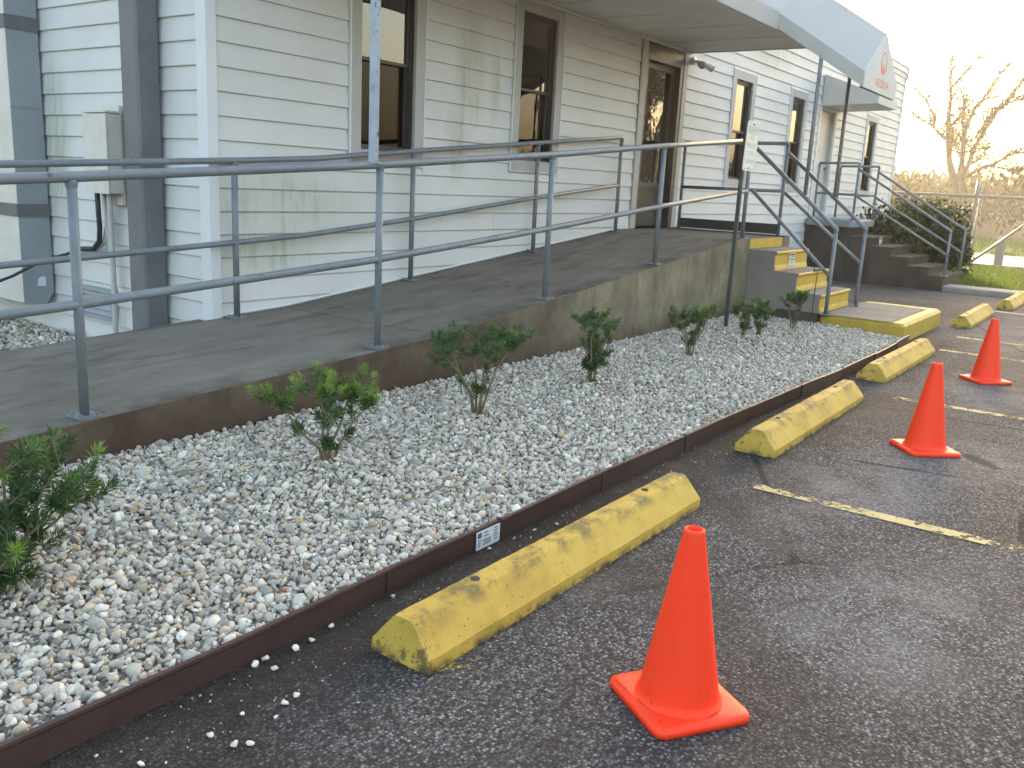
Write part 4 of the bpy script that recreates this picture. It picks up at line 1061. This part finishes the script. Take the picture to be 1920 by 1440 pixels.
# ================================================================== HEDGE, FENCE, TREES
def bush(loc, rx, ry, rz, label, n, seed, cols):
    rg = np.random.default_rng(seed); x, y = loc
    root = thing('bush', (x, y, .03), label, 'bush', 'bushes between the far steps and the fence')
    v = rg.normal(size=(n, 3)); v /= np.linalg.norm(v, axis=1, keepdims=True); v[:, 2] = np.abs(v[:, 2])*1.0-.25*(rg.random(n) < .25)
    lump = 1+.13*np.sin(v[:, 0]*5+seed)*np.cos(v[:, 1]*6)+.08*np.sin(v[:, 2]*9+v[:, 0]*7)
    rad = (rg.uniform(0, 1, n)**.25)*lump*rg.uniform(.86, 1.06, n)
    P = v*rad[:, None]*np.array([rx, ry, rz]); P[:, 2] = np.maximum(P[:, 2]+rz*.25, .03)
    D = v*.7+rg.normal(0, .6, (n, 3)); D /= np.linalg.norm(D, axis=1, keepdims=True)
    Q = leaf_quads(P+np.array([x, y, .03]), D, rg.uniform(.045, .10, n), rg.uniform(.014, .028, n), rg.normal(size=(n, 3)))
    k = rg.uniform(0, 1, (n, 1))**1.5; C_ = (1-k)*np.array(cols[0])+k*np.array(cols[1])
    bulk('foliage', Q.reshape(-1, 3), np.arange(4*n).reshape(-1, 4), 'hedge_leaf', np.repeat(C_, 4, 0), False, 'stuff', root, (x, y, .03))
    br = []
    for j in range(9):
        a = 6.28*j/9; br.append(tube([(x, y, .0), (x+rx*.3*math.cos(a), y+ry*.3*math.sin(a), rz*.5), (x+rx*.7*math.cos(a), y+ry*.7*math.sin(a), rz*.85)], [.03, .02, .008], 6))
    obj('branch', merge(*br), 'bark', root)
GR_ = ((.014, .034, .012), (.04, .075, .022)); GL_ = ((.022, .046, .012), (.095, .13, .03))
bush((18.75, 4.55), .85, .60, .98, 'low dark bush against the wall behind the far steps', 8000, 41, GR_)
bush((19.3, 4.0), 1.1, .75, 1.15, 'broad bush with a yellow green top behind the far railing', 12000, 42, GL_)
bush((19.0, 3.45), .85, .55, 1.08, 'rounded dark bush nearest the chain link gate', 10000, 43, GR_)

FXc = 23.6
fe = thing('chain_link_fence', (FXc, 2, 0), 'tall chain link fence with a braced gate beyond the lawn', 'fence')
obj('top_rail', tube([(FXc, -6, 1.64), (FXc, 16, 1.64)], .035, 8), 'galv', fe, True)
obj('bottom_rail', tube([(FXc, -6, .05), (FXc, 16, .05)], .045, 8), 'downspout', fe, True)
for y in (3.69, 6.9, 10.1, 13.3, .4, -2.8):
    pst = obj('fence_post', tube([(FXc-.06, y, 0), (FXc-.06, y, 1.70), (FXc-.02, y+.0, 1.98)], .034, 8), 'galv', fe, True)
    if y == 3.69:
        obj('barb_arm', tube([(FXc-.06, y, 1.45), (FXc-.10, y+.13, 1.33), (FXc-.10, y+.22, 1.25)], .022, 6), 'galv', pst)
obj('brace', tube([(FXc-.09, 3.62, .08), (FXc-.09, 2.62, 1.03), (FXc-.09, 1.6, 1.6)], .028, 8), 'galv', fe, True)
obj('brace', tube([(FXc-.09, 3.74, .08), (FXc-.09, 3.95, .34), (FXc-.09, 4.4, .9)], .024, 8), 'galv', fe, True)
obj('gate_stile', tube([(FXc-.05, 3.60, .05), (FXc-.05, 3.60, 1.62)], .022, 8), 'galv', fe, True)
def wires():
    V, F = [], []; z0, z1 = .06, 1.62; h = z1-z0; t = .0028
    for y in np.arange(-7.5, 16, .085):
        for s in (1, -1):
            a = Vector((FXc+.012*s, y, z0)); b = Vector((FXc+.012*s, y+h*.62*s, z1)); n = len(V)
            if s == -1: a.y += h*.62; b.y += h*.62
            for p_ in (a, b):
                V += [(p_.x+t, p_.y, p_.z), (p_.x-t*.5, p_.y+t, p_.z), (p_.x-t*.5, p_.y-t, p_.z)]
            F += [(n+j, n+(j+1) % 3, n+3+(j+1) % 3, n+3+j) for j in range(3)]
    return V, F
obj('chain_mesh', wires(), 'galv', fe, kind='stuff')
for i, (x, y) in enumerate(((24.6, 3.02+.12), (24.6, .7))):
    o = obj('bollard', bev_box(x-.09, x+.09, y-.09, y+.09, 0, .72, .03), 'galv', None, False, (x, y, 0))
    tag(o, ['short grey square post behind the gate brace', 'second grey square post farther along the road'][i], 'bollard')

TREE = [([(7.92,-.1),(7.92,1.06),(8.16,2.25),(8.60,3.43),(8.78,4.34),(8.94,5.44),(8.97,6.26),(9.15,7.19),(9.26,7.98)],(.42,0.42,0.40,0.28,0.25,0.2,0.14,0.08,0.03)),
    ([(9.06,6.45),(8.68,7.00),(8.21,7.67),(7.93,8.11)],(0.12,0.09,0.06,0.02)),
    ([(8.87,4.33),(9.40,4.85),(9.84,5.16),(10.41,5.45)],(0.14,0.1,0.06,0.02)),
    ([(9.40,4.85),(9.53,5.44),(9.95,6.09),(10.53,6.64)],(0.1,0.08,0.05,0.02)),
    ([(8.88,4.85),(8.58,5.09),(8.28,5.51),(8.22,6.02)],(0.1,0.07,0.05,0.02)),
    ([(7.76,-.1),(7.76,1.07),(7.93,2.38),(8.02,3.45),(8.06,4.16),(8.08,4.63),(7.99,5.05),(7.83,5.60),(7.58,6.06),(7.30,6.51),(7.08,7.03),(6.78,7.53)],(.40,0.4,0.36,0.24,0.22,0.2,0.16,0.13,0.1,0.08,0.05,0.02)),
    ([(8.09,4.67),(8.28,5.21),(8.26,5.67),(8.37,6.14)],(0.12,0.09,0.06,0.02)),
    ([(7.92,2.62),(7.70,3.34),(7.61,3.93),(7.39,4.49),(7.18,4.98),(6.90,5.55),(6.61,5.89),(6.31,6.49),(6.03,6.93),(5.64,7.43)],(0.28,0.22,0.2,0.17,0.15,0.13,0.11,0.09,0.06,0.02)),
    ([(7.63,4.40),(7.35,4.98),(6.95,5.60),(6.54,5.94),(5.83,6.06)],(0.12,0.1,0.08,0.06,0.03)),
    ([(7.78,3.17),(7.38,3.47),(7.17,3.75),(7.14,4.03)],(0.1,0.08,0.05,0.02)),
    ([(7.87,2.55),(7.34,3.04),(6.77,3.25),(6.28,3.56),(5.99,3.78),(5.29,3.91)],(0.16,0.13,0.11,0.09,0.07,0.03)),
    ([(6.77,3.25),(6.09,3.04),(5.27,3.16)],(0.08,0.05,0.02)),
    ([(8.64,3.67),(8.53,4.15),(8.69,4.62)],(0.12,0.08,0.03)),
    ([(8.13,3.54),(8.38,4.03),(8.47,4.34)],(0.08,0.06,0.02))]
def bare_tree(TX, label):
    rg = np.random.default_rng(9)
    root = thing('bare_tree', (TX, 7.9, 0), label, 'tree')
    limbs, twigs, leaves = [], [], []
    depth = {}
    for i, (pts, rad) in enumerate(TREE):
        sl_ = rg.uniform(-.25, .25) if i not in (0, 5) else rg.uniform(-.08, .08); z00 = pts[0][1]
        P3 = [Vector((TX+sl_*(z-z00), y, z)) for y, z in pts]
        if i < 1 or i == 5: limbs.append(tube(P3, [q*.5 for q in rad], 9))
        else: twigs.append(tube(P3, [q*.5 for q in rad], 7))
        # twigs along the limb
        for a, b, r0 in zip(P3, P3[1:], rad):
            if (a.z+b.z)/2 < 3.0 and i not in (10, 11): continue
            for k in range(int(9+19*(b-a).length)):
                t = rg.random(); p0 = a.lerp(b, t); dirb = (b-a).normalized()
                dv = (dirb*.7+Vector(rg.normal(0, .75, 3))+Vector((0, -.12, .35))).normalized(); L = rg.uniform(.3, 1.05)
                p1 = p0+dv*L*.5; p2 = p1+(dv+Vector(rg.normal(0, .35, 3))).normalized()*L*.5
                twigs.append(tube([p0, p1, p2], [.024, .015, .008], 4, False))
                for q in range(4):
                    s0 = p1.lerp(p2, rg.random()); e2 = s0+(dv+Vector(rg.normal(0, .7, 3))).normalized()*rg.uniform(.12, .4)
                    twigs.append(tube([s0, e2], [.011, .007], 3, False))
                    if rg.random() < .14:
                        for _ in range(rg.integers(1, 5)): leaves.append(e2+Vector(rg.normal(0, .07, 3)))
    obj('trunk', merge(*limbs), 'tree_bark', root, True); obj('branches', merge(*twigs), 'tree_bark', root, True)
    B = np.array([tuple(l) for l in leaves]); n = len(B); D = rg.normal(size=(n, 3)); D /= np.linalg.norm(D, axis=1, keepdims=True)
    Q = leaf_quads(B, D, rg.uniform(.07, .16, n), rg.uniform(.025, .05, n), rg.normal(size=(n, 3)))
    k = rg.random((n, 1)); C_ = (1-k)*np.array([.10, .09, .03])+k*np.array([.20, .16, .07])
    bulk('crown', Q.reshape(-1, 3), np.arange(4*n).reshape(-1, 4), 'brush', np.repeat(C_, 4, 0), False, 'stuff', root, (TX, 7.9, 0))
    return root
tr = bare_tree(46.0, 'nearly leafless windswept tree behind the chain link fence')
# brush and small trees along the skyline
def brush():
    rg = np.random.default_rng(21); n = 90000
    x = 45+rg.random(n)**1.3*40; y = rg.uniform(-45, 75, n)
    top = 2.7+.022*(x-45)+.35*np.sin(y*.9+x*.2)+.28*np.sin(y*2.3+x)+.16*np.sin(y*6.1+x*3)
    g0 = .03+1.7*np.minimum(1, (x-43.6)/26)**.8
    z = g0+(top-g0)*rg.uniform(0, 1, n)**.8
    P = np.stack([x, y, z], 1); D = rg.normal(size=(n, 3))*np.array([.6, .6, 1.3]); D /= np.linalg.norm(D, axis=1, keepdims=True)
    Q = leaf_quads(P, D, rg.uniform(.18, .55, n), rg.uniform(.04, .12, n), rg.normal(size=(n, 3)))
    k = rg.random((n, 1)); C_ = (1-k)*np.array([.040, .036, .020])+k*np.array([.115, .095, .055])
    bulk('brushwood', Q.reshape(-1, 3), np.arange(4*n).reshape(-1, 4), 'brush', np.repeat(C_, 4, 0))
brush()

# a second tree of the same kind across the lot, outside the frame, that the door and window panes mirror
t2 = dup(tr, (31.5, -6.0, 0), R(25), 'bare tree across the road that shows as a reflection in the glazed door'); t2.scale = (1.3, 1.3, 1.25)
# ---- evening haze
hz = obj('haze', box(-118, 298, -238, 258, -1.05, 10.2), None, kind='stuff')
hm = bpy.data.materials.new('haze'); hm.use_nodes = True; nt = hm.node_tree
nt.nodes.remove(nt.nodes['Principled BSDF']); pv = nt.nodes.new('ShaderNodeVolumePrincipled')
pv.inputs['Color'].default_value = (.95, .93, .88, 1); pv.inputs['Density'].default_value = .0013; pv.inputs['Anisotropy'].default_value = .6
nt.links.new(pv.outputs[0], nt.nodes['Material Output'].inputs['Volume']); hz.data.materials.append(hm)
